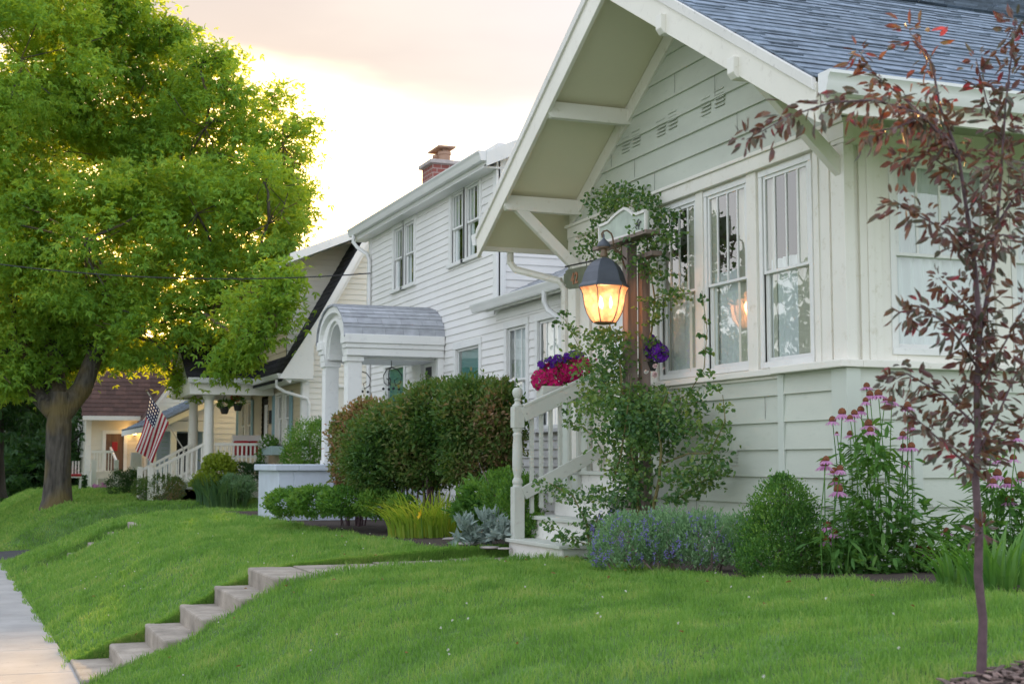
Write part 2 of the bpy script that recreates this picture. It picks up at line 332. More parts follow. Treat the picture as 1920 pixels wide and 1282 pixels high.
class Leaves:
    def __init__(s): s.V = []; s.F = []; s.n = 0
    def add(s, P, ax, nr, L, W, T):
        P = np.asarray(P, float); n = len(P)
        if n == 0: return s
        ax = nrm(np.broadcast_to(np.asarray(ax, float), P.shape)); nr = np.broadcast_to(np.asarray(nr, float), P.shape)
        nr = nrm(nr-ax*(nr*ax).sum(1, keepdims=True)+1e-6); b = np.cross(nr, ax)
        L = np.broadcast_to(np.asarray(L, float), (n,)); W = np.broadcast_to(np.asarray(W, float), (n,)); t, f = T
        V = P[:, None]+(L[:, None]*t[:, 0])[..., None]*ax[:, None]+(W[:, None]*t[:, 1])[..., None]*b[:, None]+(W[:, None]*t[:, 2])[..., None]*nr[:, None]
        k = len(t); F = np.asarray(f)[None]+(np.arange(n)*k)[:, None, None]+s.n
        s.V.append(V.reshape(-1, 3)); s.F.append(F.reshape(-1, 3)); s.n += n*k; return s
    def build(s, name, m, parent=None, base=None, smooth=False):
        return link(name, raw(name, np.concatenate(s.V), np.concatenate(s.F), m, smooth), parent, base)
def rdir(n): return nrm(RN.normal(size=(n, 3)))
def blob(c, r, n, shell=.5, flat=1.0):
    d = rdir(n); t = (shell+(1-shell)*RN.random(n))**.6; return np.asarray(c)+d*np.asarray(r)*t[:, None], d
def lump(c, r, nc, per, cr, shell=.6):
    """clumped foliage points: nc clump centres near the ellipsoid surface, per leaves in each"""
    C, d = blob(c, r, nc, shell); P = np.repeat(C, per, 0)+RN.normal(size=(nc*per, 3))*cr*np.array((1, 1, .7)); return P, np.repeat(d, per, 0)
def ground(x, y):
    x = np.asarray(x, float); y = np.asarray(y, float)
    edge = .86-.022*np.clip(y-12.5, -4, 14); s = x-edge
    p = np.interp(s, [-50, 0, .1, .25, .7, 1.0, 1.3, 1.6, 1.9, 2.4, 3.1, 4.2, 8, 60], [-.03, -.03, .03, .12, .27, .42, .585, .69, .755, .80, .84, .86, .9, .95])
    p2 = np.interp(s, [-50, 0, .1, .25, .7, 1.0, 1.3, 1.6, 2.4, 3.5, 60], [-.03, -.03, .04, .14, .42, .58, .70, .75, .80, .83, .86])
    w = np.clip((y-26)/3, 0, 1); p = p*(1-w)+p2*w
    p = p+np.clip(x-2.4, 0, 2.5)*.012*np.clip(11-y, 0, 5)
    p = p+np.where(s > .1, (np.sin(x*2.1+y*1.3)*.012+np.sin(x*.9-y*.8+1)*.014), 0)*np.clip(s*3, 0, 1)
    n = np.clip((y-24.4)/1.0, 0, 1)*np.clip((29.1-y)/.9, 0, 1); n = n*n*(3-2*n)
    dz = -.02+.05*np.clip(s, 0, 20); return p*(1-n)+dz*n
def g1(x, y): return float(ground(x, y))
# stairs in the bank (near walk, far walk)
ST = [(11.32, 12.5), (21.6, 22.6)]; SX = [.88+.295*i for i in range(6)]; RIS = .152
def instep(x, y, m=0.0):
    r = np.zeros(np.shape(x), bool)
    for a, b in ST: r |= (y > a-m) & (y < b+m) & (x > .8-m) & (x < 2.42+m)
    a, b = ST[0]; r |= (y > a-m) & (y < b+m) & (x > 2.3) & (x < 4.95+m)
    return r
def bedA(x, y):   # bed along the near house
    e = np.interp(y, [3, 6.2, 7.2, 8.0, 9.5, 10.9, 11.2], [5.2, 5.1, 4.95, 4.75, 4.85, 4.95, 5.1]); return (x > e+.05*np.sin(y*9)) & (y < 11.25)
def bedB(x, y):   # bed beside the house steps
    e = np.interp(y, [12.55, 13.2, 14.5, 16, 18, 20, 24], [4.45, 4.2, 4.25, 4.35, 4.1, 4.0, 4.0]); return (x > e+.05*np.sin(y*7)) & (y > 12.52) & (y < 24)
MC = (3.50, 3.53)
def mulch(x, y): return ((x-MC[0])**2+(y-MC[1])**2 < .74**2)
# ------------------------------------------------------------------ ground
def terrain():
    def ax(segs):
        a = []
        for s0, s1, st in segs: a += list(np.arange(s0, s1-1e-6, st))
        return np.array(a+[segs[-1][1]])
    xs = ax([(-60, -12, 8), (-12, -1.2, 1.2), (-1.2, .4, .4), (.4, 5.2, .06), (5.2, 9, .4), (9, 25, 2), (25, 90, 13)])
    ys = ax([(-40, 0, 8), (0, 4, .5), (4, 11.3, .1), (11.3, 11.36, .02), (11.36, 12.46, .1), (12.46, 12.54, .02), (12.54, 21.5, .15), (21.5, 22.7, .04), (22.7, 30, .15), (30, 60, 1), (60, 600, 60)])
    X, Y = np.meshgrid(xs, ys); Z = ground(X, Y)
    sx = (X < -1.0)
    Z = np.where(sx, np.where(X < -3.2, -.22, -.03), Z)
    st = instep(X, Y, -.001); Z = np.where(st, np.minimum(Z-.3, .5*Z), Z)
    nx = len(xs); V = np.stack([X, Y, Z], -1).reshape(-1, 3)
    I = np.arange(len(V)).reshape(len(ys), nx); F = np.stack([I[:-1, :-1], I[:-1, 1:], I[1:, 1:], I[1:, :-1]], -1).reshape(-1, 4)
    tag(link('ground', raw('ground', V, F, M['turf'], True)), kind='structure')
terrain()
def sheet(name, m, x0, x1, y0, y1, st, off, keep):
    xs = np.arange(x0, x1+st, st); ys = np.arange(y0, y1+st, st); X, Y = np.meshgrid(xs, ys); Z = ground(X, Y)+off
    V = np.stack([X, Y, Z], -1).reshape(-1, 3); I = np.arange(len(V)).reshape(len(ys), len(xs)); F = np.stack([I[:-1, :-1], I[:-1, 1:], I[1:, 1:], I[1:, :-1]], -1).reshape(-1, 4)
    c = V[F].mean(1); F = F[keep(c[:, 0], c[:, 1])]; return tag(link(name, raw(name, V, F, m, True)), kind='structure')
sheet('flower_bed', M['soil'], 4.5, 6.2, 3, 11.3, .07, .012, bedA)
sheet('flower_bed', M['soil'], 3.9, 7.2, 12.5, 24, .1, .012, bedB)
sheet('mulch_bed', M['soil'], 2.6, 4.5, 2.6, 4.5, .05, .02, mulch)
def sidewalk():
    mb = MB(); y = -6.0; k = 0
    while y < 60:
        def e(t): return .86-.022*min(max(t-12.5, -4), 14)
        y2 = y+1.5; q = [(e(y)-1.75, y+.006, -.12), (e(y), y+.006, -.12), (e(y2), y2-.006, -.12), (e(y2)-1.75, y2-.006, -.12)]
        mb.prism(q, (0, 0, .12)); y = y2
    tag(mb.build('sidewalk', M['walk'], bevel=.004), kind='structure')
    mb = MB().box(-12, -3.3, -30, 200, -.3, -.2); tag(mb.build('road', M['asphalt']), kind='structure')
    mb = MB().box(-3.3, -3.15, -30, 200, -.3, -.05); tag(mb.build('kerb', M['walk']), kind='structure')
    xs = np.arange(.5, 10, .5); V = []; 
    for x in xs:
        for yy in (25.5, 28.1): V.append((x, yy, g1(x, 26.8)+.03))
    F = [(2*i, 2*i+2, 2*i+3, 2*i+1) for i in range(len(xs)-1)]
    tag(link('driveway', raw('driveway', V, F, M['asphalt'])), kind='structure')
sidewalk()
def bank_steps(a, b, lab, n0=0):
    t = thing('garden_steps', lab, 'steps', (SX[0], (a+b)/2, 0))
    for i in range(6):
        x1 = SX[i+1]+.1 if i < 5 else 2.75
        top = .03 if i == 0 else RIS*i
        MB().box(SX[i]+(.0 if i else -.02), x1, a-.04+.012*(i % 2), b+.03-.008*(i % 3), top-.35, top).build('step', M['step'], t, bevel=.018)
bank_steps(*ST[0], 'near flight of worn concrete steps climbing the lawn bank from the sidewalk')
bank_steps(*ST[1], 'farther small concrete steps sunk in the lawn bank, only their edges showing')
mb = MB()
for i in range(3): mb.box(2.755+.74*i, 2.755+.74*(i+1)-.012, 11.30, 12.5, .55, .768+.012*i)
tag(mb.build('garden_path', M['step'], bevel=.006), kind='structure')
# grass
def grass():
    L = Leaves(); Vs = []; Fs = []; n0 = 0
    for (x0, x1, y0, y1, den, w, h) in [(.7, 5.3, 3.6, 8.0, 5600, .0045, .038), (.7, 5.3, 8.0, 13.0, 4300, .006, .042), (.6, 5.0, 13.0, 19.0, 2100, .009, .05), (.5, 6.0, 19, 30, 1300, .014, .06), (.3, 7.5, 30, 50, 420, .028, .07)]:
        n = int((x1-x0)*(y1-y0)*den); x = RN.uniform(x0, x1, n); y = RN.uniform(y0, y1, n); z = ground(x, y)
        px, py, d = proj(np.stack([x, y, z], -1)); edge = .86-.022*np.clip(y-12.5, -4, 14)+.05*np.sin(y*5)*np.sin(y*1.7)-.04
        k = (px > -120) & (px < 2040) & (py < 1330) & (x > edge) & ~instep(x, y, 0.0) & ~bedA(x, y) & ~bedB(x, y) & ~mulch(x, y)
        k &= ~((y > 25.5) & (y < 28.0)) & ~((x > 4.6) & (y > 12) & (y < 24)); 
        x, y, z = x[k], y[k], z[k]; n = len(x)
        tuft = .75+.5*np.sin(x*7.3+2*np.sin(y*3.1))*np.sin(y*6.1+1.5*np.sin(x*4.7))*.8+.25*np.sin(x*17+y*3)*np.sin(y*15-x*5)+.45*RN.random(n)
        edgeh = np.where(instep(x, y, .12), 1.5, 1.0)*np.where(x < edge[k]+.1, 1.2, 1)
        H = h*np.clip(tuft, .35, 2)*edgeh*RN.uniform(.55, 1.3, n); a = RN.uniform(0, 6.283, n); lean = RN.uniform(.1, .8, n)*H; ww = w*RN.uniform(.7, 1.3, n)
        la = RN.uniform(0, 6.283, n)+0; dx, dy = np.cos(la)*lean, np.sin(la)*lean; bx, by = np.cos(a)*ww/2, np.sin(a)*ww/2
        V = np.empty((n, 5, 3)); 
        V[:, 0] = np.stack([x-bx, y-by, z-.01], -1); V[:, 1] = np.stack([x+bx, y+by, z-.01], -1)
        V[:, 2] = np.stack([x+dx*.35+bx*.8, y+dy*.35+by*.8, z+H*.6], -1); V[:, 3] = np.stack([x+dx*.35-bx*.8, y+dy*.35-by*.8, z+H*.6], -1)
        V[:, 4] = np.stack([x+dx, y+dy, z+H*.95], -1)
        F = np.array([(0, 1, 2), (0, 2, 3), (3, 2, 4)])[None]+(np.arange(n)*5)[:, None, None]+n0
        Vs.append(V.reshape(-1, 3)); Fs.append(F.reshape(-1, 3)); n0 += n*5
    for (a, b) in ST:                                   # longer tufts hanging over the cut beside each flight
        n = 15000 if a < 15 else 1500; x = RN.uniform(.9, 4.9 if a < 15 else 2.6, n); i = np.clip(((x-.88)/.295).astype(int), 0, 5); zt = RIS*i; zg = ground(x, np.full(n, b+.06)); u = RN.random(n)
        z = zt-.04+(zg-zt+.05)*u; z = np.minimum(z, zg); y = b-.03+RN.random(n)*.06; H = RN.uniform(.04, .085, n); la = RN.uniform(3.6, 5.8, n); ln = H*RN.uniform(.4, .9, n); dx, dy = np.cos(la)*ln, np.sin(la)*ln*.7; w2 = .003; V = np.empty((n, 5, 3))
        V[:, 0] = np.stack([x-w2, y, z], -1); V[:, 1] = np.stack([x+w2, y, z], -1); V[:, 2] = np.stack([x+dx*.4+w2, y+dy*.5, z+H*.5], -1); V[:, 3] = np.stack([x+dx*.4-w2, y+dy*.5, z+H*.5], -1); V[:, 4] = np.stack([x+dx, y+dy, z+H*.6], -1)
        F = np.array([(0, 1, 2), (0, 2, 3), (3, 2, 4)])[None]+(np.arange(n)*5)[:, None, None]+n0; Vs.append(V.reshape(-1, 3)); Fs.append(F.reshape(-1, 3)); n0 += n*5
    tag(link('grass', raw('grass', np.concatenate(Vs), np.concatenate(Fs), LM['grass'])), 'short mown green lawn grass covering the bank', 'grass', kind='stuff')
grass()
def clover():
    n = 60; x = RN.uniform(1.2, 4.7, n); y = RN.uniform(4.5, 19, n); k = ~instep(x, y, .1) & ~mulch(x, y); x, y = x[k], y[k]
    L = Leaves(); z = ground(x, y)+.055
    for i in range(len(x)):
        P = np.repeat([[x[i], y[i], z[i]]], 14, 0); L.add(P, rdir(14)+np.array((0, 0, .5)), rdir(14), .009, .006, T_diamond())
    L.build('clover_flowers', LM['white']); tag(bpy.data.objects['clover_flowers'], 'tiny white clover flowers scattered over the lawn', 'clover', kind='stuff')
clover()
def fallen():
    n = 46; x = RN.uniform(1.0, 4.7, n); y = RN.uniform(4.5, 16, n); L = Leaves(); z = ground(x, y)+.06; L.add(np.stack([x, y, z], -1), rdir(n)*np.array((1, 1, .2)), np.array((0, 0, 1.))+rdir(n)*.5, RN.uniform(.02, .045, n), RN.uniform(.015, .025, n), T_oval(.3))
    L.build('fallen_leaves', LM['dead']); tag(bpy.data.objects['fallen_leaves'], 'few brown fallen leaves lying in the lawn', 'leaves', kind='stuff')
fallen()
# ------------------------------------------------------------------ building helpers
def siding(mb, F, z0, z1, expo, uL, uR, ops=(), t=.016, zoff=0.0):
    if not callable(uL): a_ = uL; uL = lambda z: a_
    if not callable(uR): b_ = uR; uR = lambda z: b_
    cuts = {z0, z1}; z = z0-zoff
    cs = []
    while z < z1: cs.append(z); cuts.add(min(max(z, z0), z1)); z += expo
    for o in ops: cuts |= {min(max(o[2], z0), z1), min(max(o[3], z0), z1)}
    cuts = sorted(cuts)
    for a, b in zip(cuts[:-1], cuts[1:]):
        if b-a < 1e-4: continue
        zm = (a+b)/2; c0 = max([c for c in cs if c <= zm+1e-6]); ta = t*(1-(a-c0)/expo)+.003; tb = t*(1-(b-c0)/expo)+.003
        segs = [(-1, None, None)]; holes = sorted([o for o in ops if o[2] < zm < o[3]])
        L0 = ('L',); pts = [None]
        cur = None; iv = []
        for o in holes: iv.append((cur, o[0])); cur = o[1]
        iv.append((cur, None))
        for l, r in iv:
            la, lb = (uL(a), uL(b)) if l is None else (l, l); ra, rb = (uR(a), uR(b)) if r is None else (r, r)
            if ra-la < 1e-3 and rb-lb < 1e-3: continue
            rb = max(rb, lb)
            vs = [F(la, ta, a), F(ra, ta, a), F(rb, tb, b), F(lb, tb, b), F(la, 0, a), F(ra, 0, a)]
            fs = [(0, 1, 2, 3)]
            if abs(a-c0) < 1e-4: fs.append((4, 5, 1, 0))
            mb.add(vs, fs)
def shingles(mb, O, U, S, Lu, Ls, expo, tab, rag=.02, lift=.009, clip=None):
    O, U, S = (np.array(q, float) for q in (O, U, S)); U /= np.linalg.norm(U); S /= np.linalg.norm(S); Nn = np.cross(U, S)
    if Nn[2] < 0: Nn = -Nn
    nrow = int(math.ceil(Ls/expo))
    for r in range(nrow):
        s0 = r*expo; s1 = min((r+1)*expo+.01, Ls); u = -random.random()*tab
        while u < Lu:
            w = tab*random.uniform(.75, 1.25); a = max(u, 0)+.002; b = min(u+w, Lu)-.002; u += w
            if b-a < .01: continue
            if clip and not clip(O+U*(a+b)/2+S*(s0+s1)/2): continue
            d = random.choice((0, 0, rag)) if r else 0; h = lift+(.004 if d else 0)
            p = [O+U*a+S*(s0-d)+Nn*h, O+U*b+S*(s0-d)+Nn*h, O+U*b+S*s1+Nn*.002, O+U*a+S*s1+Nn*.002, O+U*a+S*(s0-d), O+U*b+S*(s0-d)]
            mb.add(p, [(0, 1, 2, 3), (4, 5, 1, 0), (4, 0, 3), (5, 2, 1)])
def curtain(mb, F, u0, u1, z0, z1, v, amp=.018, per=.09):
    n = max(6, int((u1-u0)/per*8)); ph = random.random()*6
    us = np.linspace(u0, u1, n); vs = [F(u, v+amp*math.sin(ph+u/per*6.283)+amp*.5*math.sin(u*17), z) for z in (z0, z1) for u in us]
    mb.add(vs, [(i, i+1, n+i+1, n+i) for i in range(n-1)])
def window(par, F, u0, u1, z0, z1, case=.07, munt=3, split=.5, cur=None, glass='glass', trim='cream', sash='white', proud=.03, sill=True, sasht=.035, name='window', rd=.55, label=None, cross=False, rec=.0, jamb=.006):
    """casing outside the opening u0..u1, z0..z1"""
    mb = MB(); c = case; e = .003
    mb.fbox(F, u0-c, u0, -.02, proud, z0-.0, z1); mb.fbox(F, u1, u1+c, -.02, proud, z0-.0, z1); mb.fbox(F, u0-c, u1+c, -.02, proud+.004, z1, z1+c)
    if sill: mb.fbox(F, u0-c-.015, u1+c+.015, -.02, proud+.035, z0-.05, z0)
    else: mb.fbox(F, u0-c, u1+c, -.02, proud+.004, z0-c, z0)
    for a, b in ((u0, u0+.006), (u1-.006, u1)): mb.fbox(F, a, b, -.10, -.02, z0, z1)
    w = mb.build(name, M[trim], par, bevel=.003); F0 = F
    F = lambda u, v, z: F0(u, v+rec, z)
    if label: w['label'] = label
    zm = z0+(z1-z0)*split; s = MB(); t = sasht
    if split > 0:
        for (a, b, v) in ((zm-.005, z1, -.035), (z0, zm+.02, -.060)):
            v += rec; s.fbox(F0, u0+.006, u0+.006+t, v-.02, v, a, b); s.fbox(F0, u1-.006-t, u1-.006, v-.02, v, a, b); v -= rec
            v += rec; s.fbox(F0, u0+.006+t, u1-.006-t, v-.02, v-.001, a, a+t*(1.2 if v < rec-.05 else .8)); s.fbox(F0, u0+.006+t, u1-.006-t, v-.02, v-.001, b-t, b)
        for k in range(munt):
            uu = u0+(u1-u0)*(k+1)/(munt+1); s.fbox(F0, uu-.009, uu+.009, rec-.052, rec-.038, zm+t*.5, z1-t)
    else:
        v = -.035+rec
        s.fbox(F0, u0+.006, u0+.006+t, v-.02, v, z0, z1); s.fbox(F0, u1-.006-t, u1-.006, v-.02, v, z0, z1); s.fbox(F0, u0+.006+t, u1-.006-t, v-.02, v-.001, z0, z0+t); s.fbox(F0, u0+.006+t, u1-.006-t, v-.02, v-.001, z1-t, z1)
        for k in range(munt):
            uu = u0+(u1-u0)*(k+1)/(munt+1); s.fbox(F0, uu-.01, uu+.01, rec-.052, rec-.038, z0+t, z1-t)
        if cross: s.fbox(F0, u0+t, u1-t, rec-.051, rec-.039, (z0+z1)/2-.01, (z0+z1)/2+.01)
    s.build('sash', M[sash], w, bevel=.002)
    g = MB()
    if split > 0:
        g.add([F(u0+.01, -.046, zm), F(u1-.01, -.046, zm), F(u1-.01, -.046, z1-.01), F(u0+.01, -.046, z1-.01)], [(0, 1, 2, 3)])
        g.add([F(u0+.01, -.071, z0+.01), F(u1-.01, -.071, z0+.01), F(u1-.01, -.071, zm), F(u0+.01, -.071, zm)], [(0, 1, 2, 3)])
    else: g.add([F(u0+.01, -.046, z0+.01), F(u1-.01, -.046, z0+.01), F(u1-.01, -.046, z1-.01), F(u0+.01, -.046, z1-.01)], [(0, 1, 2, 3)])
    g.build('pane', M[glass], w, recalc=False)
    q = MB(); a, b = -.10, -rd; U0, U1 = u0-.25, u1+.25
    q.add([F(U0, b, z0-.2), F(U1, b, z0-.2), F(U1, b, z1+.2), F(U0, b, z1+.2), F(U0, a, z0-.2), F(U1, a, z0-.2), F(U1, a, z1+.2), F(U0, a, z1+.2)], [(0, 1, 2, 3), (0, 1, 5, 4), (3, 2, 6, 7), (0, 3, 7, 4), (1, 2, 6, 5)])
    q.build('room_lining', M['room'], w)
    if cur:
        for (f0, f1, zz0, zz1, mm, vv) in cur:
            k = MB(); curtain(k, F, u0+(u1-u0)*f0, u0+(u1-u0)*f1, z0+(z1-z0)*zz0, z0+(z1-z0)*zz1, vv); k.build('curtain', M[mm], w, smooth=True)
    return w
def gutter(mb, F, u0, u1, v, z, w=.12, h=.12):
    """K-profile gutter hung at v..v+w, top at z"""
    pf = [(0, 0), (w, 0), (w, -.02), (w*.82, -.045), (w*.80, -.07), (w*.62, -h), (0, -h), (0, -.02)]
    a = [F(u0, v+p[0], z+p[1]) for p in pf]; b = F(u1, v, z); a0 = F(u0, v, z); mb.prism(a, np.array(b)-np.array(a0))
def spout(mb, path, r=.033): mb.tube(path, r, 8)
def ngon(mb, pts): mb.add(pts, [tuple(range(len(pts)))])
# ------------------------------------------------------------------ near house
def near_house():
    H = thing('house', 'nearest sage green and cream bungalow with a bracketed gable and slate blue shingle roof', 'house', (5.7, 8.13, .85))
    X1, YR, YL = 5.7, 8.13, 12.87; RY, RZ, SL = 10.3, 5.93, .59; EX = 4.88; BX = 15.0
    F = Face('X', X1); G = Face('Y', YR); FP = Face('X', X1-.035); GP = Face('Y', YR-.035)
    top = lambda y: RZ-SL*abs(y-RY)
    # lower walls
    for (f, a0, b0, u0, u1, zo) in ((F, .62, 2.36, 8.9, 11.19, .06), (F, .62, 2.36, 12.5, 13.0, .06), (G, .62, 2.36, 6.24, BX, .06), (FP, .60, 2.35, YR-.03, 8.88, .04), (GP, .60, 2.35, X1-.03, 6.22, .04), (Face('X', 5.95), .62, 2.3, 13.06, 13.75, .06), (Face('Y', 11.25), .62, 1.64, 5.75, 6.4, 0)):
        mb = MB(); siding(mb, f, a0, b0, .205, u0, u1, t=.02, zoff=zo); mb.build('lower_wall', M['sage'], H, recalc=False)
    mb = MB().box(5.705, 5.8, 8.2, 11.18, .4, 2.36).box(5.705, 5.8, 12.5, 13.05, .4, 2.36).box(5.75, BX, 8.135, 8.2, .4, 2.36).box(5.96, 6.0, 13.06, 13.75, .4, 2.3).box(5.8, BX, 12.8, 12.87, .4, 5.0).box(BX-.1, BX, 8.2, 12.8, .4, 4.3)
    mb.box(5.669, 5.70, 8.14, 8.9, .5, 2.355).box(5.70, 6.24, 8.099, 8.13, .5, 2.355)
    mb.build('inner_wall', M['sage'], H)
    mb = MB(); s = mb.fbox
    for (a, b, f, v0, v1) in ((11.19, 11.29, F, -.05, .03), (12.97, 13.08, F, -.05, .03), (8.88, 8.96, F, 0, .062), (6.18, 6.26, G, 0, .062)): MB().fbox(f, a, b, v0, v1, .5, 2.348).build('corner_board', M['sageD'], H, bevel=.004)
    MB().box(5.632, 5.75, YR-.068, 8.25, .5, 2.349).build('corner_board', M['sageD'], H, bevel=.004)
    # lower vent slots in the siding
    mb = MB()
    for j in range(5): mb.fbox(F, 9.62, 9.82, .018, .0225, 1.67+j*.028, 1.678+j*.028); mb.fbox(F, 9.87, 10.05, .018, .0225, 1.67+j*.028, 1.678+j*.028)
    mb.build('wall_vent', M['greypaint'], H)
    # sills and headers
    mb = MB(); s = mb.fbox
    s(F, 8.92, 11.19, -.05, .07, 2.352, 2.40); s(G, 6.24, BX, -.05, .07, 2.352, 2.40)
    mb.box(5.57, 5.75, 8.03, 8.95, 2.351, 2.404).box(5.75, 6.29, 8.03, 8.2, 2.351, 2.404); s(F, 8.92, 11.19, .0, .03, 2.325, 2.351)
    mb.build('sill', M['cream'], H, bevel=.006)
    mb = MB(); s = mb.fbox
    s(F, YR-.07, YL+.02, -.03, .055, 3.965, 4.075); s(F, YR-.085, YL+.05, -.03, .075, 4.075, 4.105); s(G, X1-.045, BX, -.03, .055, 3.93, 4.073)
    mb.box(5.652, 5.77, YR-.062, YR+.1, 3.935, 4.098); mb.build('header_trim', M['cream'], H, bevel=.005)
    # cream window band
    ops = [(8.58, 9.22), (9.46, 10.09), (10.29, 10.91)]; z0, z1 = 2.46, 3.905
    mb = MB(); s = mb.fbox; ed = [YR]+[q for o in ops for q in o]+[11.25]
    for a, b in zip(ed[0::2], ed[1::2]): s(F, a, b, -.12, 0, 2.40, 3.97)
    for a, b in ops: s(F, a, b, -.12, 0, 2.40, z0); s(F, a, b, -.12, 0, z1, 3.97)
    s(F, 12.48, YL, -.12, 0, 1.6, 3.97); s(F, 11.25, 12.48, -.12, 0, 3.72, 3.97)
    wo = [(6.11, 6.92), (7.18, 7.97), (8.25, 9.02), (9.6, 10.4)]; ed = [X1+.12]+[q for o in wo for q in o]+[BX]
    for a, b in zip(ed[0::2], ed[1::2]): s(G, a, b, -.12, 0, 2.40, 3.94)
    for a, b in wo: s(G, a, b, -.12, 0, 2.40, 2.50); s(G, a, b, -.12, 0, 3.84, 3.94)
    s(F, 8.30, 8.50, 0, .022, 2.404, 3.965); s(F, 8.42, 8.47, .022, .034, 2.404, 3.965); s(F, 9.29, 9.43, 0, .022, 2.40, 3.965); s(F, 10.14, 10.26, 0, .022, 2.40, 3.965); s(F, 10.98, 11.2, 0, .022, 2.40, 3.965)
    s(G, 5.80, 5.98, 0, .022, 2.404, 3.93); s(G, 5.86, 5.91, .022, .034, 2.404, 3.93); s(G, 6.98, 7.12, 0, .022, 2.40, 3.93)
    s(F, 12.70, YL+.015, 0, .05, 1.7, 3.964); mb.box(5.66, 5.745, YR-.045, YR+.12, 2.404, 3.93)
    mb.build('window_band', M['cream'], H, bevel=.003)
    for k, (a, b) in enumerate(ops):
        window(H, F, a, b, z0, z1, .045, 3, .475, [(.0, .36, .0, 1, 'curtc', -.085), (.30, .97, .0, .55, 'curt', -.10), (.85, 1, .0, 1, 'curtc', -.085)], trim='white', proud=.012, sill=False, sasht=.028, rec=.036)
    for k, (a, b) in enumerate(wo):
        window(H, G, a, b, 2.50, 3.84, .045, 3, .50, [(0, 1, 0, 1, 'curt', -.11)], trim='white', proud=.014, sill=False, sasht=.03, rec=.034)
    # door in the recess behind the roses
    D = MB().box(5.78, 5.82, 11.42, 12.32, 1.62, 3.6).build('door', M['cream'], H, bevel=.004)
    MB().box(5.765, 5.781, 11.62, 12.12, 2.5, 3.4).build('door_panel', M['curt'], D, bevel=.01)
    MB().sph((5.74, 11.5, 2.45), .03).build('handle', M['brass'], D, smooth=True)
    mb = MB().box(5.72, 5.8, 11.29, 11.42, 1.62, 3.72).box(5.72, 5.8, 12.32, 12.46, 1.2, 3.72).box(5.72, 5.8, 11.42, 12.32, 3.6, 3.72).box(5.74, 6.3, 11.25, 12.5, 1.5, 1.61)
    mb.build('door_frame', M['cream'], H, bevel=.004)
    # gable siding
    zu = RZ-.20
    mb = MB(); siding(mb, F, 4.10, zu-.01, .2, lambda z: max(YR-.0, RY-(zu-z)/SL), lambda z: min(YL, RY+(zu-z)/SL), t=.022)
    siding(mb, G, 4.075, 4.42, .2, X1, BX, t=.02)
    mb.build('gable_wall', M['sage'], H, recalc=False)
    mb = MB(); mb.prism([(5.705, YR, 4.05), (5.705, YL, 4.05), (5.705, YL, top(YL)-.2), (5.705, RY, zu), (5.705, YR, top(YR)-.2)], (.08, 0, 0)); mb.build('gable_backing', M['sage'], H)
    mb = MB()
    for y, z in ((10.80, 4.60), (10.58, 4.62), (9.99, 4.60), (9.76, 4.615), (11.52, 4.60), (11.30, 4.615)):
        for j in range(5):
            mb.prism([(5.683, y, z+j*.034+.016), (5.683, y+.155, z+j*.034+.016), (5.672, y+.155, z+j*.034), (5.672, y, z+j*.034)], (.012, 0, 0.003))
        mb.build('gable_vent', M['sage'], H); mb = MB()
    mb = MB()
    for y, z in ((9.55, 4.30), (11.9, 4.50), (11.4, 4.30), (10.6, 4.9), (12.35, 4.3), (11.0, 4.1), (9.9, 4.7)): mb.box(5.677, 5.6785, y, y+.003, z+.01, z+.19)
    for y, k in ((9.4, 1), (10.3, 3), (9.9, 5), (10.7, 6), (9.2, 7), (10.5, 0)): mb.box(5.6795, 5.681, y, y+.003, .62-.06+k*.205+.012, .62-.06+k*.205+.2)
    for y in np.arange(9.1, 11.1, .405):
        for k in range(1, 9): mb.box(5.6815, 5.6825, y, y+.005, .56+k*.205+.022, .56+k*.205+.027)
    mb.build('siding_joint', M['dark'], H)
    # wall rake trims and roof
    mb = MB()
    for sgn in (-1, 1):
        a, b = (RY, 0), ((YL if sgn > 0 else YR)+sgn*.0, 0)
        ya, yb = RY, (YL if sgn > 0 else YR)
        mb.prism([(5.66, ya, top(ya)-.175), (5.66, yb, top(yb)-.175), (5.66, yb, top(yb)-.345), (5.66, ya, top(ya)-.345)], (.035, 0, 0))
    mb.build('rake_trim', M['cream'], H, bevel=.004)
    RX1 = 15.4
    for sgn in (-1, 1):
        ye = 7.2 if sgn < 0 else 13.4; ze = top(ye); U = (1, 0, 0)
        k = math.hypot(1, SL); S = (0, -sgn/k, SL/k)
        mb = MB(); mb.prism([(EX+.02, ye, ze-.012), (EX+.02, RY, RZ-.012), (EX+.02, RY, RZ-.17), (EX+.02, ye, ze-.17)], (RX1-EX, 0, 0))
        rf = mb.build('roof', M['soffit'], H)
        mb = MB(); shingles(mb, (EX-.035, ye-(-sgn)*.03*-1, ze-.008), U, S, RX1-EX, abs(ye-RY)*k+.02, .14, .28, .05, .030)
        mb.box(EX-.03, EX+.02, 0, 0, 0, 0) if False else None
        mb.prism([(EX-.035, ye, ze-.012), (EX-.035, RY, RZ-.012), (EX-.035, RY, RZ-.002), (EX-.035, ye, ze-.002)], (RX1-EX, 0, 0))
        mb.build('shingles', M['slate'], rf, recalc=False)
        # barge boards
        mb = MB(); mb.prism([(EX, ye, ze-.05), (EX, RY, RZ-.05), (EX, RY, RZ-.34), (EX, ye+sgn*-.0, ze-.30)], (-.035, 0, 0)); mb.build('barge_board', M['ivory'], H, bevel=.004)
        mb = MB(); mb.prism([(EX-.018, ye-(-sgn)*-.02, ze-.012), (EX-.018, RY, RZ-.012), (EX-.018, RY, RZ-.10), (EX-.018, ye, ze-.10)], (-.038, 0, 0)); mb.build('barge_trim', M['worn'], H, bevel=.004)
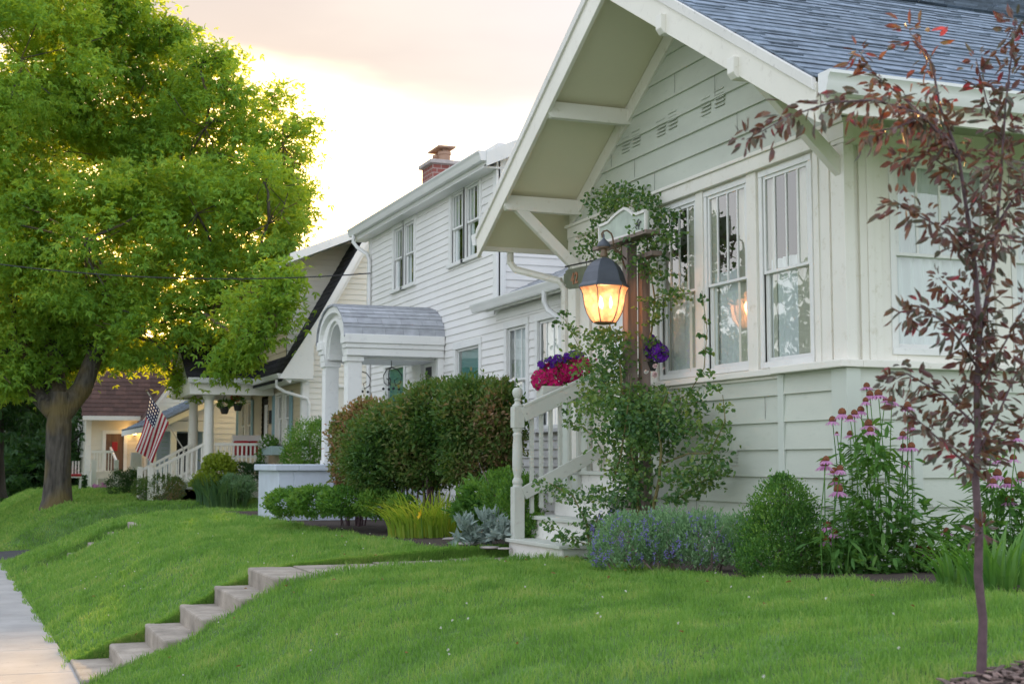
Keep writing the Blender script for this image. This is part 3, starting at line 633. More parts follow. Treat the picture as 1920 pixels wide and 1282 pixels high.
    k = math.hypot(1, SL); mb = MB(); mb.prism([(8.2, 10.3, RZ-.012), (8.2, 12.6, RZ-.012+2.3*SL), (8.2, 14.9, RZ-.012), (8.2, 14.9, RZ-.17), (8.2, 10.3, RZ-.17)], (RX1-8.2, 0, 0)); rf = mb.build('roof', M['soffit'], H); rf['label'] = 'taller rear part of the slate blue roof'
    mb = MB(); shingles(mb, (8.18, 10.30, RZ-.004), (1, 0, 0), (0, 1/k, SL/k), RX1-8.2, 2.3*k, .14, .28, .05, .030); mb.build('shingles', M['slate'], rf, recalc=False)
    # eave fascia
    MB().box(EX, RX1, 7.165, 7.2, top(7.2)-.24, top(7.2)-.03).build('fascia', M['cream'], H, bevel=.004); MB().box(EX, RX1, 13.4, 13.435, top(7.2)-.22, top(7.2)-.03).build('fascia', M['cream'], H, bevel=.004)
    mb = MB(); gutter(mb, Face('Y', 7.165), EX-.04, RX1, 0, top(7.2)-.005, .13, .13); mb.build('gutter', M['metalgut'], H, smooth=True)
    mb = MB(); g = Face('Y', 13.435); mb.prism([(EX-.04, 13.435, 4.06), (EX-.04, 13.565, 4.06), (EX-.04, 13.545, 4.0), (EX-.04, 13.51, 3.94), (EX-.04, 13.435, 3.94)], (RX1-EX, 0, 0)); mb.build('gutter', M['metalgut'], H, smooth=True)
    mb = MB(); spout(mb, [(5.25, 13.48, 3.97), (5.25, 13.48, 3.78), (5.28, 13.40, 3.70), (5.62, 13.02, 3.55), (5.66, 12.99, 3.45), (5.66, 12.99, 2.3)], .04); mb.build('downspout', M['cream'], H, smooth=True)
    # lookout beams
    for y in (12.68, 11.55, 10.3, 9.22, 8.16):
        t = top(y)-.172 if y != RY else RZ-.19; w = .085
        lowtop = min(top(y-w/2), top(y+w/2))-.172
        ex = 4.80 if y < 11 else 4.86
        mb = MB(); mb.prism([(ex, y-w/2, lowtop), (5.70, y-w/2, lowtop), (5.70, y-w/2, lowtop-.15), (ex+.03, y-w/2, lowtop-.15), (ex, y-w/2, lowtop-.11)], (0, w, 0))
        mb.build('bracket_beam', M['cream'], H, bevel=.006)
    for y in (12.68, 8.16):
        z = top(y)-.172-.15; mb = MB().beam((5.02, y, z+.01), (5.72, y, z-.62), .075, .10); mb.build('knee_brace', M['cream'], H, bevel=.006)
near_house()
def porch_stairs():
    T = thing('porch_stairs', 'painted wooden front stairs with turned newel and slanted balustrade at the green bungalow', 'stairs', (4.9, 11.75, .8))
    Y0, Y1 = 11.1, 12.36; xs = [4.80, 5.03, 5.27, 5.51]; zs = [.98, 1.19, 1.40, 1.61]
    for i in range(4):
        x1 = xs[i+1]+.03 if i < 3 else 5.9
        MB().box(xs[i]-.035, x1, Y0-.02, Y1+.02, zs[i]-.035, zs[i]).build('tread', M['greypaint'], T, bevel=.006)
        MB().box(xs[i], xs[i]+.02, Y0, Y1, (zs[i-1] if i else .62), zs[i]-.036).build('riser', M['worn'], T, bevel=.003)
    MB().box(4.82, 5.68, Y0, Y0+.03, .55, .944).box(5.05, 5.68, Y0+.003, Y0+.03, .944, 1.154).box(5.29, 5.68, Y0+.003, Y0+.03, 1.154, 1.364).build('stringer', M['greypaint'], T)
    n = MB(); c = (4.86, 12.29, 0); w = .052
    n.box(c[0]-w, c[0]+w, c[1]-w, c[1]+w, .98, 1.46).box(c[0]-w, c[0]+w, c[1]-w, c[1]+w, 2.02, 2.22)
    n.lathe(c, [(.05, 1.46), (.042, 1.48), (.05, 1.50), (.05, 1.52), (.034, 1.55), (.036, 1.57), (.047, 1.62), (.05, 1.70), (.047, 1.85), (.040, 1.93), (.046, 1.945), (.046, 1.96), (.034, 1.975), (.048, 2.0), (.048, 2.02)], 20)
    n.lathe(c, [(.05, 2.22), (.05, 2.235), (.03, 2.25), (.026, 2.27), (.036, 2.285), (.026, 2.295), (.04, 2.315), (.05, 2.345), (.048, 2.375), (.03, 2.398), (.002, 2.405)], 20)
    n.build('newel_post', M['greypaint'], T, smooth=True, bevel=.003)
    yy = 12.27; za = lambda x: 2.14+(x-4.9)*.44; zb = lambda x: 1.40+(x-4.9)*.50
    MB().beam((4.90, yy-.02, za(4.90)), (5.72, yy-.02, za(5.72)), .035, .135).build('handrail', M['greypaint'], T, bevel=.004)
    MB().beam((4.90, yy, za(4.90)+.08), (5.72, yy, za(5.72)+.08), .085, .028).build('rail_cap', M['greypaint'], T, bevel=.006)
    MB().beam((4.90, yy-.03, zb(4.90)), (5.72, yy-.03, zb(5.72)), .035, .12).build('lower_rail', M['greypaint'], T, bevel=.004)
    for i in range(7):
        x = 5.0+i*.098; MB().box(x-.018, x+.018, yy-.010, yy+.026, zb(x)-.24, za(x)-.02).build('baluster', M['greypaint'], T, bevel=.003)
    for (x, z) in ((4.93, za(4.93)), (4.93, zb(4.93))):
        MB().sph((x, yy-.048, z), .005, 6, 4).build('bolt', M['dark'], T)
porch_stairs()
# ------------------------------------------------------------------ second house
def second_house():
    H = thing('house', 'white two storey lap sided house with chimney and small arched entry porch', 'house', (6.5, 20, .85))
    X2, YA, YB = 6.5, 17.16, 23.5; F = Face('X', X2); G = Face('Y', YA); ZE = 5.77
    W = [(20.86, 21.38, 4.52, 5.53), (21.48, 22.0, 4.52, 5.53), (17.84, 18.40, 4.56, 5.58), (18.50, 19.05, 4.56, 5.58)]
    P = [(17.83, 18.80, 2.1, 3.30), (21.37, 22.42, 2.1, 3.26)]; Dr = (19.80, 20.52, 1.45, 3.32); WW = [(16.10, 16.78, 2.1, 3.42), (15.05, 15.72, 2.1, 3.42)]
    mb = MB(); siding(mb, F, .8, ZE-.1, .105, YA+.1, YB-.1, W+P+[Dr], t=.013); siding(mb, F, .8, 3.66, .105, 14.5, YA+.1, WW, t=.013)
    siding(mb, G, 3.6, 7.0, .105, lambda z: X2+.1 if z < ZE else X2+(z-ZE+.1)/.45, 9.5, t=.013); siding(mb, Face('Y', 14.5), .8, 3.8, .105, X2, 9, t=.013)
    mb.build('wall', M['h2'], H, recalc=False)
    mb = MB(); ys = [14.5, YB]
    def bk(y0, y1, z0, z1, ops):
        e = sorted({y0, y1} | {q for o in ops for q in o[:2]})
        for a, b in zip(e[:-1], e[1:]):
            m = (a+b)/2; h = [o for o in ops if o[0] < m < o[1]]
            zz = z0
            for o in sorted(h, key=lambda o: o[2]): mb.box(X2+.004, X2+.10, a, b, zz, o[2]); zz = o[3]
            mb.box(X2+.004, X2+.10, a, b, zz, z1)
    bk(YA, YB, .7, ZE+.2, W+P+[Dr]); bk(14.5, YA, .7, 3.8, WW)
    mb.prism([(X2+.1, YA+.004, .7), (12.4, YA+.004, .7), (12.4, YA+.004, 5.75), (9.5, YA+.004, 7.0), (X2+.1, YA+.004, 5.75)], (0, .1, 0))
    mb.prism([(X2+.1, YB-.1, .7), (12.4, YB-.1, .7), (12.4, YB-.1, 5.9), (9.5, YB-.1, 6.9), (X2+.1, YB-.1, 5.6)], (0, .1, 0)); mb.box(12.3, 12.4, YA+.1, YB-.1, .7, 5.6).box(X2+.1, 9, 14.504, 14.6, .7, 3.7)
    mb.build('inner_wall', M['h2'], H)
    mb = MB(); s = mb.fbox
    s(F, YA-.03, YA+.1, -.03, .03, 3.72, ZE); s(F, YB-.1, YB, -.03, .03, .8, ZE); s(G, X2, X2+.11, 0, .03, 3.75, ZE); s(F, YA, YB, 0, .028, ZE-.16, ZE+.02); s(F, 14.48, 14.6, -.03, .03, .8, 3.7); s(F, 14.5, YA, 0, .025, 3.56, 3.68)
    mb.build('trim_board', M['white'], H, bevel=.004)
    for o in W: window(H, F, *o, .085, 3, .5, [(0, .28, 0, 1, 'curtc', -.09), (.72, 1, 0, 1, 'curt', -.09)], glass='glass2', trim='white', proud=.025, rec=.03)
    for o in P: window(H, F, *o, .10, 0, 0, [(0, .93, 0, 1, 'curtg', -.08)], glass='glass2', trim='white', sash='white', proud=.028, rec=.03)
    for o in WW: window(H, F, *o, .085, 2, .48, [(0, .8, 0, 1, 'curt', -.09)], glass='glass2', trim='white', proud=.028, rec=.03)
    D = MB().fbox(F, 19.88, 20.44, -.08, -.03, 1.45, 3.26).build('door', M['white'], H); MB().fbox(F, 19.97, 20.35, -.03, -.024, 1.75, 3.14).build('door_screen', M['screen'], D); MB().sph(F(19.93, .0, 2.4), .03).build('handle', M['brass'], D)
    MB().fbox(F, 19.74, 19.88, -.05, .03, 1.4, 3.34).fbox(F, 20.44, 20.58, -.05, .03, 1.4, 3.34).fbox(F, 19.88, 20.44, -.05, .03, 3.26, 3.36).build('door_frame', M['white'], H)
    # roofs
    sl = .45; e0 = 6.28; rx = 9.5; k = math.hypot(1, sl); y0, y1 = 17.0, 23.85
    for sg in (1, -1):
        xe = e0 if sg > 0 else 12.72; mb = MB(); mb.prism([(xe, y0+.01, ZE+.02), (rx, y0+.01, ZE+.02+(rx-e0)*sl), (rx, y0+.01, ZE-.14+(rx-e0)*sl), (xe, y0+.01, ZE-.14)], (0, y1-y0-.02, 0)); rf = mb.build('roof', M['white'], H)
        mb = MB(); shingles(mb, (xe, y0, ZE+.025), (0, 1, 0), (sg/k, 0, sl/k), y1-y0, (rx-e0)*k, .14, .3, .02, .008); mb.build('shingles', M['grey'], rf, recalc=False)
        mb = MB(); mb.prism([(xe, y0-.02, ZE+.03), (rx, y0-.02, ZE+.03+(rx-e0)*sl), (rx, y0-.02, ZE-.17+(rx-e0)*sl), (xe, y0-.02, ZE-.17)], (0, .03, 0)); mb.build('rake_board', M['white'], H, bevel=.004)
    mb = MB(); gutter(mb, Face('X', e0), y0, y1, 0, ZE+.035, .12, .13); mb.box(e0, 6.52, y0+.1, y1, ZE-.17, ZE-.143); mb.build('gutter', M['metalgut'], H, smooth=True)
    mb = MB(); mb.prism([(6.33, 14.3, 3.78), (8.4, 14.3, 4.71), (8.4, 14.3, 4.58), (6.33, 14.3, 3.66)], (0, 2.85, 0)); rf = mb.build('roof', M['white'], H, bevel=0); rf['label'] = 'low grey shingled roof of the side wing'
    mb = MB(); shingles(mb, (6.31, 14.3, 3.785), (0, 1, 0), (1/k, 0, sl/k), 2.85, 2.05*k, .14, .3, .02, .008); mb.build('shingles', M['grey'], rf, recalc=False)
    mb = MB(); gutter(mb, Face('X', 6.33), 14.3, 17.5, 0, 3.795, .11, .11); mb.build('gutter', M['metalgut'], H, smooth=True)
    mb = MB(); spout(mb, [(6.22, 23.62, 5.68), (6.22, 23.62, 5.56), (6.28, 23.56, 5.46), (6.42, 23.40, 5.32), (6.44, 23.36, 5.2), (6.44, 23.36, 1.0)]); mb.build('downspout', M['metalgut'], H, smooth=True); mb = MB(); spout(mb, [(6.27, 15.0, 3.70), (6.27, 15.0, 3.58), (6.3, 14.96, 3.48), (6.42, 14.72, 3.30), (6.44, 14.70, 3.2), (6.44, 14.70, .95)]); mb.build('downspout', M['metalgut'], H, smooth=True)
    # chimney
    mb = MB().box(7.6, 8.15, 23.35, 23.97, 5.9, 7.03); ch = mb.build('chimney', M['brick'], H)
    MB().box(7.54, 8.21, 23.29, 24.03, 7.03, 7.10).build('chimney_cap', M['stone'], ch, bevel=.01)
    for yy in (23.50, 23.82):
        MB().lathe((7.87, yy, 7.10), [(.11, 0), (.11, .12), (.125, .13), (.125, .18)], 10).build('flue', M['clay'], ch, smooth=True)
        MB().lathe((7.87, yy, 7.27), [(.07, 0), (.07, .06), (.23, .07), (.23, .10), (.02, .11)], 4, math.pi/4).build('flue_cap', M['clay'], ch)
    # arched porch
    x0 = 5.02; yc = 20.17; ho, ri = .84, .50; zs = 3.50; white = M['white']
    arc = lambda h, r, n=18, a0=0.0: [(yc+h*math.cos(math.pi*(i/n)), zs+r*math.sin(math.pi*(i/n))) for i in range(n+1)]
    def arch(o, i, xa, xb, zlow=None):
        mb = MB(); n = len(o)
        for k2 in range(n-1): mb.prism([(xa, *o[k2]), (xa, *o[k2+1]), (xa, *i[k2+1]), (xa, *i[k2])], (xb-xa, 0, 0))
        return mb
    inner = [(yc+.46*math.cos(math.pi*i/18), 3.24+.50*math.sin(math.pi*i/18)) for i in range(19)]
    o1 = arc(ho-.03, ri-.03)
    arch(o1, inner, x0+.05, 6.48).build('porch_vault', white, H, smooth=True)
    o2 = arc(ho, ri); i2 = arc(ho-.08, ri-.09); arch(o2, i2, x0-.03, x0+.05).build('arch_moulding', white, H)
    o3 = arc(ho-.16, ri-.17); i3 = [(yc+.50*math.cos(math.pi*i/18), 3.24+.55*math.sin(math.pi*i/18)) for i in range(19)]; arch(o3, i3, x0+.01, x0+.05).build('arch_moulding', white, H)
    mb = MB(); oo = [(yc+(ho+.03)*math.cos(a), zs+(ri+.03)*math.sin(a)) for a in [math.pi*i/9 for i in range(10)]]
    for k2 in range(9):
        (ya, za), (yb, zb) = oo[k2], oo[k2+1]
        if k2 >= 5: (ya, za), (yb, zb) = (yb, zb), (ya, za)
        S = np.array((0, yb-ya, zb-za)); shingles(mb, (x0-.06, ya, za), (1, 0, 0), S, 6.49-x0+.06, np.linalg.norm(S), .14, .3, 0, .012)
    for k2 in range(9): mb.prism([(x0-.06, *oo[k2]), (x0-.06, *oo[k2+1]), (x0-.06, oo[k2+1][0], oo[k2+1][1]-.02), (x0-.06, oo[k2][0], oo[k2][1]-.02)], (6.49-x0+.06, 0, 0))
    mb.build('porch_shingles', M['grey'], H, recalc=False)
    for sg in (-1, 1):
        a = yc+sg*.84; mb = MB()
        for (zz0, zz1, out) in ((3.40, 3.53, .045), (3.33, 3.40, .02), (3.22, 3.33, 0.0)):
            ya, yb = sorted((a+sg*out, yc+sg*.60)); mb.box(x0-out, 6.48, ya, yb, zz0, zz1)
        mb.build('entablature', white, H, bevel=.008)
    MB().box(x0+.3, 6.48, yc-.60, yc+.60, 3.19, 3.218).build('porch_ceiling', white, H)
    for yy in (19.50, 20.84):
        mb = MB(); xx = 5.15; mb.prism([(xx-.105, yy-.105, 1.72), (xx+.105, yy-.105, 1.72), (xx+.105, yy+.105, 1.72), (xx-.105, yy+.105, 1.72)], (0, 0, 1.46)); mb.box(xx-.13, xx+.13, yy-.13, yy+.13, 3.14, 3.219).box(xx-.12, xx+.12, yy-.12, yy+.12, 1.66, 1.72)
        for t in (-.045, 0, .045): mb.box(xx-.109, xx-.1, yy+t-.008, yy+t+.008, 1.8, 3.08)
        mb.build('column', white, H, bevel=.006)
    MB().box(6.40, 6.49, 19.36, 19.50, 1.7, 3.22).build('half_column', white, H, bevel=.006)
    mb = MB().box(4.08, 4.30, 19.45, 20.92, .6, 1.57).box(4.30, 6.4, 19.45, 19.65, .6, 1.57).box(4.30, 6.4, 20.72, 20.92, .6, 1.57).box(4.3, 6.45, 19.65, 20.72, .6, 1.40); mb.build('porch_base', M['stucco'], H, bevel=.01)
    mb = MB().box(4.02, 4.36, 19.40, 20.97, 1.57, 1.66).box(4.36, 6.4, 19.40, 19.70, 1.57, 1.66).box(4.36, 6.4, 20.68, 20.97, 1.57, 1.66); mb.build('porch_wall_cap', M['stucco'], H, bevel=.012)
    return H
second_house()
def ornament(x, y, z, lab):
    t = thing('hanging_scroll', lab, 'hanging ornament', (x, y, z), 'iron scrolls hanging in the entry porch'); mb = MB(); mb.tube([(x, y, z), (x, y, z-.12)], .006, 5)
    for a in (0, 2.09, 4.19):
        p = [(x+math.cos(a)*r*.16, y+math.sin(a)*r*.16, z-.1-h*.32) for r, h in ((0, 0), (.6, .1), (1, .35), (.9, .7), (.4, .85), (.3, .6), (.6, .5))]; mb.tube(p, .008, 5)
    mb.build('iron_scroll', M['wire'], t)
    for a in (0, 1.57, 3.14, 4.71): MB().sph((x+.12*math.cos(a), y+.12*math.sin(a), z-.42), .022, 6, 4).build('bead', M['wire'], t)
ornament(5.6, 20.75, 3.19, 'left iron scroll ornament hanging from the arched porch ceiling'); ornament(5.8, 19.75, 3.19, 'right iron scroll ornament hanging beside the dark screen door')
# ------------------------------------------------------------------ third house
def third_house():
    H = thing('house', 'cream house with steep black roof, teal shutters and columned front porch', 'house', (6.35, 31, .85))
    YA = 28.0; XF = 6.35; F = Face('X', XF); G = Face('Y', YA); YB = 35.6
    st = lambda x: 3.50+(x-5.92)*1.79
    mb = MB(); siding(mb, G, .8, 6.35, .115, lambda z: XF if z < 4.2 else XF+(z-4.2)/1.79, 10, [(7.0, 7.50, 2.72, 3.22), (7.62, 7.95, 2.72, 3.22)], t=.014)
    siding(mb, Face('Y', 28.7), 3.9, 6.4, .115, lambda z: 6.15 if z < 5.85 else 6.15+(z-5.85)/.42, lambda z: min(8.0, max(6.16, 5.95+(z-3.3)/1.79+.3)) if z < 5.9 else 8.0, t=.014)
    mb.build('wall', M['h3'], H, recalc=False)
    ops = [(29.2, 29.85, 2.1, 3.15), (29.95, 30.6, 2.1, 3.15), (31.5, 32.25, 1.4, 3.2), (33.5, 34.25, 2.0, 3.15), (34.35, 35.1, 2.0, 3.15)]; dop = [(29.0, 29.45, 4.5, 5.25), (31.2, 31.8, 4.5, 5.25)]
    mb = MB(); siding(mb, F, .8, 3.5, .115, YA, YB, ops, t=.014); siding(mb, Face('X', 6.15), 3.9, 5.85, .115, 28.7, 34.4, dop, t=.014); mb.build('front_wall', M['h3y'], H, recalc=False)
    mb = MB().box(XF+.11, 10, YA+.005, YA+.1, .8, 3.6); mb.prism([(6.6, YA+.6, 4.2), (10, YA+.6, 4.2), (10, YA+.6, 7.2), (7.7, YA+.6, 6.45)], (0, .1, 0)); mb.box(7.2, 7.3, 28.8, YB, 1, 5.8).box(6.9, 7.0, 28.2, YB, 1, 4.4).box(9.9, 10, YA+.1, YB, .8, 6); mb.box(XF+.1, 10, YB-.1, YB, .8, 6)
    mb.build('inner_wall', M['h3'], H)
    k = math.hypot(1, 1.79); mb = MB(); mb.prism([(5.86, 27.62, st(5.86)-.03), (7.52, 27.62, st(7.52)-.03), (7.62, 27.62, st(7.52)-.2), (6.0, 27.62, st(5.86)-.12)], (0, 8.3, 0)); rf = mb.build('roof', M['white'], H)
    mb = MB(); shingles(mb, (5.83, 27.6, st(5.83)), (0, 1, 0), (1/k, 0, 1.79/k), 8.3, 1.69*k, .14, .3, .03, .01, clip=lambda p: not (28.8 < p[1] < 34.3 and p[0] > 6.2)); mb.prism([(5.83, 27.6, st(5.83)-.03), (7.52, 27.6, st(7.52)-.03), (7.52, 27.6, st(7.52)-.005), (5.83, 27.6, st(5.83)-.005)], (0, 1.1, 0)); mb.prism([(5.83, 28.7, st(5.83)-.03), (6.22, 28.7, st(6.22)-.03), (6.22, 28.7, st(6.22)-.005), (5.83, 28.7, st(5.83)-.005)], (0, 7.2, 0)); mb.build('shingles', M['black'], rf, recalc=False)
    mb = MB(); mb.prism([(5.90, 27.60, st(5.9)-.02), (7.53, 27.60, st(7.53)-.02), (7.66, 27.60, st(7.53)-.02), (6.05, 27.60, st(5.9)-.02)], (0, -.03, 0)); mb.prism([(5.76, 27.565, 3.36), (6.46, 27.565, 3.36), (6.46, 27.565, 4.02), (6.72, 27.565, 4.72), (6.56, 27.565, st(6.56)-.02)], (0, .05, 0)); mb.build('rake_board', M['white'], H, bevel=.004)
    s2 = .42; k2 = math.hypot(1, s2); zz = lambda x: 5.92+s2*(x-6.02)
    mb = MB(); mb.prism([(5.98, 27.6, zz(5.98)), (9.8, 27.6, zz(9.8)), (9.8, 27.6, zz(9.8)-.15), (5.98, 27.6, zz(5.98)-.15)], (0, 7.4, 0)); r2 = mb.build('roof', M['white'], H); mb = MB(); shingles(mb, (5.95, 27.58, zz(5.95)), (0, 1, 0), (1/k2, 0, s2/k2), 7.4, 3.8*k2, .14, .3); mb.build('shingles', M['black'], r2, recalc=False); r2['label'] = 'shallow upper roof of the wide dormer'
    mb = MB(); mb.prism([(5.95, 27.56, zz(5.95)+.01), (9.8, 27.56, zz(9.8)+.01), (9.8, 27.56, zz(9.8)-.17), (5.95, 27.56, zz(5.95)-.17)], (0, .035, 0)); mb.build('fascia', M['white'], H)
    W1 = [window(H, F, *o, .06, 0, .5, [(0, .3, 0, 1, 'curt', -.16)], glass='glass2', trim='cream', sash='white') for o in ops if o[3]-o[2] < 1.5]
    for (a, b) in ((28.86, 29.13), (30.67, 30.92), (33.2, 33.43), (35.16, 35.4)): MB().fbox(F, a, b, .02, .045, 2.05, 3.18).build('shutter', M['blueshut'], H, bevel=.004)
    for o in dop:
        window(H, Face('X', 6.15), *o, .05, 1, .5, None, glass='glass2', trim='white')
        for a in (o[0]-.28, o[1]+.06): MB().fbox(Face('X', 6.15), a, a+.2, .02, .045, 4.48, 5.27).build('shutter', M['blueshut'], H)
    for o in [(7.0, 7.50, 2.72, 3.22), (7.62, 7.95, 2.72, 3.22)]: window(H, G, *o, .06, 1, 0, None, glass='glass2', trim='white', cross=True)
    D = MB().fbox(F, 31.55, 32.2, -.06, -.02, 1.4, 3.15).build('door', M['dark'], H); MB().fbox(F, 31.7, 32.05, -.02, -.015, 1.6, 3.0).build('door_glass', M['curt'], D)
    MB().fbox(F, 28.0, 28.14, 0, .03, .8, 3.45).fbox(Face('Y', YA), 6.33, 6.47, 0, .03, .8, 3.4).build('corner_board', M['white'], H)
    mb = MB(); gutter(mb, Face('X', 5.85), 27.7, 30.6, 0, 3.47, .11, .1); mb.build('gutter', M['metalgut'], H, smooth=True); mb = MB(); gutter(mb, Face('X', 5.85), 33.7, 35.8, 0, 3.47, .11, .1); mb.build('gutter', M['metalgut'], H, smooth=True); mb = MB(); gutter(mb, Face('Y', 30.62), 4.40, 5.85, 0, 3.52, .11, .11); mb.build('gutter', M['metalgut'], H, smooth=True)
    mb = MB(); spout(mb, [(5.80, 28.0, 3.36), (5.80, 28.0, 3.22), (5.95, 27.95, 3.12), (6.42, 27.93, 2.98), (6.46, 27.93, 2.88), (6.46, 27.93, 1)]); mb.build('downspout', M['metalgut'], H, smooth=True)
    mb = MB().box(5.86, 6.4, 27.7, 35.8, 3.33, 3.36); mb.build('soffit', M['white'], H)
    MB().box(10.0, 14.5, 28.2, 35.5, .8, 5.6).build('rear_wall', M['h3'], H)
    MB().prism([(9.75, 27.9, 7.35), (14.9, 27.9, 5.4), (14.9, 27.9, 5.55), (9.75, 27.9, 7.52)], (0, 7.4, 0)).build('rear_roof', M['black'], H)
    # porch
    s3 = .58; k3 = math.hypot(1, s3); 
    for sg in (1, -1):
        ye = 30.62 if sg > 0 else 33.62
        mb = MB(); mb.prism([(4.44, ye, 3.50), (4.44, 32.12, 3.50+1.5*s3), (4.44, 32.12, 3.42+1.5*s3), (4.44, ye, 3.40)], (2.2, 0, 0)); r3 = mb.build('porch_roof', M['white'], H); mb = MB(); shingles(mb, (4.38, ye, 3.51), (1, 0, 0), (0, sg/k3, s3/k3), 2.6, 1.5*k3, .14, .3, .03, .01); mb.prism([(4.38, ye, 3.500), (4.38, 32.12, 3.50+1.5*s3), (4.38, 32.12, 3.512+1.5*s3), (4.38, ye, 3.512)], (2.6, 0, 0)); mb.build('shingles', M['black'], r3, recalc=False)
    MB().box(4.46, 6.3, 30.68, 30.86, 3.16, 3.42).box(4.46, 6.3, 33.38, 33.56, 3.16, 3.42).box(4.46, 4.64, 30.86, 33.38, 3.16, 3.42).build('porch_beam', M['cream'], H, bevel=.01)
    mb = MB(); mb.prism([(4.5, 30.7, 3.42), (4.5, 33.5, 3.42), (4.5, 32.12, 4.25)], (.1, 0, 0)); mb.build('porch_gable', M['white'], H)
    for (x, y) in ((4.92, 30.98), (4.92, 33.25)):
        MB().lathe((x, y, 0), [(.14, 1.40), (.14, 1.45), (.115, 1.48), (.118, 2.0), (.10, 3.05), (.13, 3.08), (.15, 3.16)], 16).build('column', M['cream'], H, smooth=True)
    MB().box(4.7, 6.34, 30.8, 33.5, 1.22, 1.40).box(4.75, 6.3, 30.85, 33.45, .7, 1.22).build('porch_floor', M['cream'], H)
    mb = MB().box(5.0, 6.3, 30.95, 31.02, 2.05, 2.11).box(5.0, 6.3, 30.96, 31.01, 1.48, 1.53); mb.build('porch_rail', M['cream'], H)
    for i in range(13): MB().box(5.08+i*.095, 5.115+i*.095, 30.97, 31.0, 1.53, 2.05).build('baluster', M['cream'], H)
    for yy in (30.98, 33.0):
        MB().beam((4.86, yy, 2.1), (3.72, yy, 1.50), .07, .06).beam((4.86, yy, 1.50), (3.72, yy, .95), .05, .05).build('stair_rail', M['cream'], H)
        for i in range(10): x = 4.78-i*.108; MB().box(x-.017, x+.017, yy-.017, yy+.017, 1.50-(4.86-x)*.5, 2.1-(4.86-x)*.526).build('baluster', M['cream'], H)
        MB().box(3.64, 3.76, yy-.06, yy+.06, .7, 1.58).build('newel_post', M['cream'], H, bevel=.01)
    for i in range(3): MB().box(3.85+i*.3, 4.75, 31.06, 32.94, .6, .95+i*.15).build('tread', M['greypaint'], H)
    pl = MB().fbox(F, 31.05, 31.3, .02, .035, 2.55, 2.85).build('plaque', M['dark'], H)
    return H
third_house()
def fourth_house():
    H = thing('house', 'small pale blue house with grey gable roof seen behind the porch columns', 'house', (6, 38, .85)); G = Face('Y', 38.0); rz = lambda x: 2.78+.48*(x-4.75)
    mb = MB(); siding(mb, G, .8, 3.15, .15, 6.0, 10, t=.02); mb.build('wall', M['h4'], H, recalc=False)
    mb = MB(); siding(mb, Face('Y', 38.02), 2.8, 4.4, .12, lambda z: 4.75+(z+.12-2.78)/.48, 8.3, t=.015); mb.build('gable_wall', M['h4'], H, recalc=False)
    for sg in (1, -1):
        a, b = (4.6, 8.3) if sg > 0 else (12.0, 8.3); k = math.hypot(1, .48)
        mb = MB(); mb.prism([(a, 37.5, rz(4.6)-.03), (b, 37.5, rz(8.3)-.03), (b, 37.5, rz(8.3)-.19), (a, 37.5, rz(4.6)-.19)], (0, 9, 0)); r = mb.build('roof', M['white'], H)
        mb = MB(); shingles(mb, (a, 37.46, rz(4.6)), (0, 1, 0), (sg/k, 0, .48/k), 9, 3.7*k, .2, .4, .0, .02); mb.prism([(a, 37.46, rz(4.6)-.03), (b, 37.46, rz(8.3)-.03), (b, 37.46, rz(8.3)), (a, 37.46, rz(4.6))], (0, 9, 0)); mb.build('shingles', M['slate'], r, recalc=False)
    mb = MB().box(6.0, 6.1, 38.02, 46, .8, 3.1).box(6.05, 10, 38.02, 38.1, .8, 3.1).box(10, 10.1, 38, 46, .8, 3).box(4.7, 6.0, 40.0, 40.1, .8, 3); mb.build('inner_wall', M['h4'], H)
    MB().box(4.75, 6.0, 37.9, 38.0, 2.50, 2.78).build('porch_beam', M['h4'], H, bevel=.01)
    for x in (4.58, 5.10, 5.95): MB().box(x-.08, x+.08, 37.88, 38.04, .9, 2.5).build('column', M['white'], H, bevel=.01)
    mb = MB()
    for i in range(14): mb.box(4.80, 4.96, 37.95, 37.98, 1.0+i*.11, 1.02+i*.11)
    mb.build('lattice', M['boxblue'], H)
    D = MB().box(5.45, 5.8, 39.95, 39.99, 1.1, 2.5).build('door', M['dark'], H)
fourth_house()
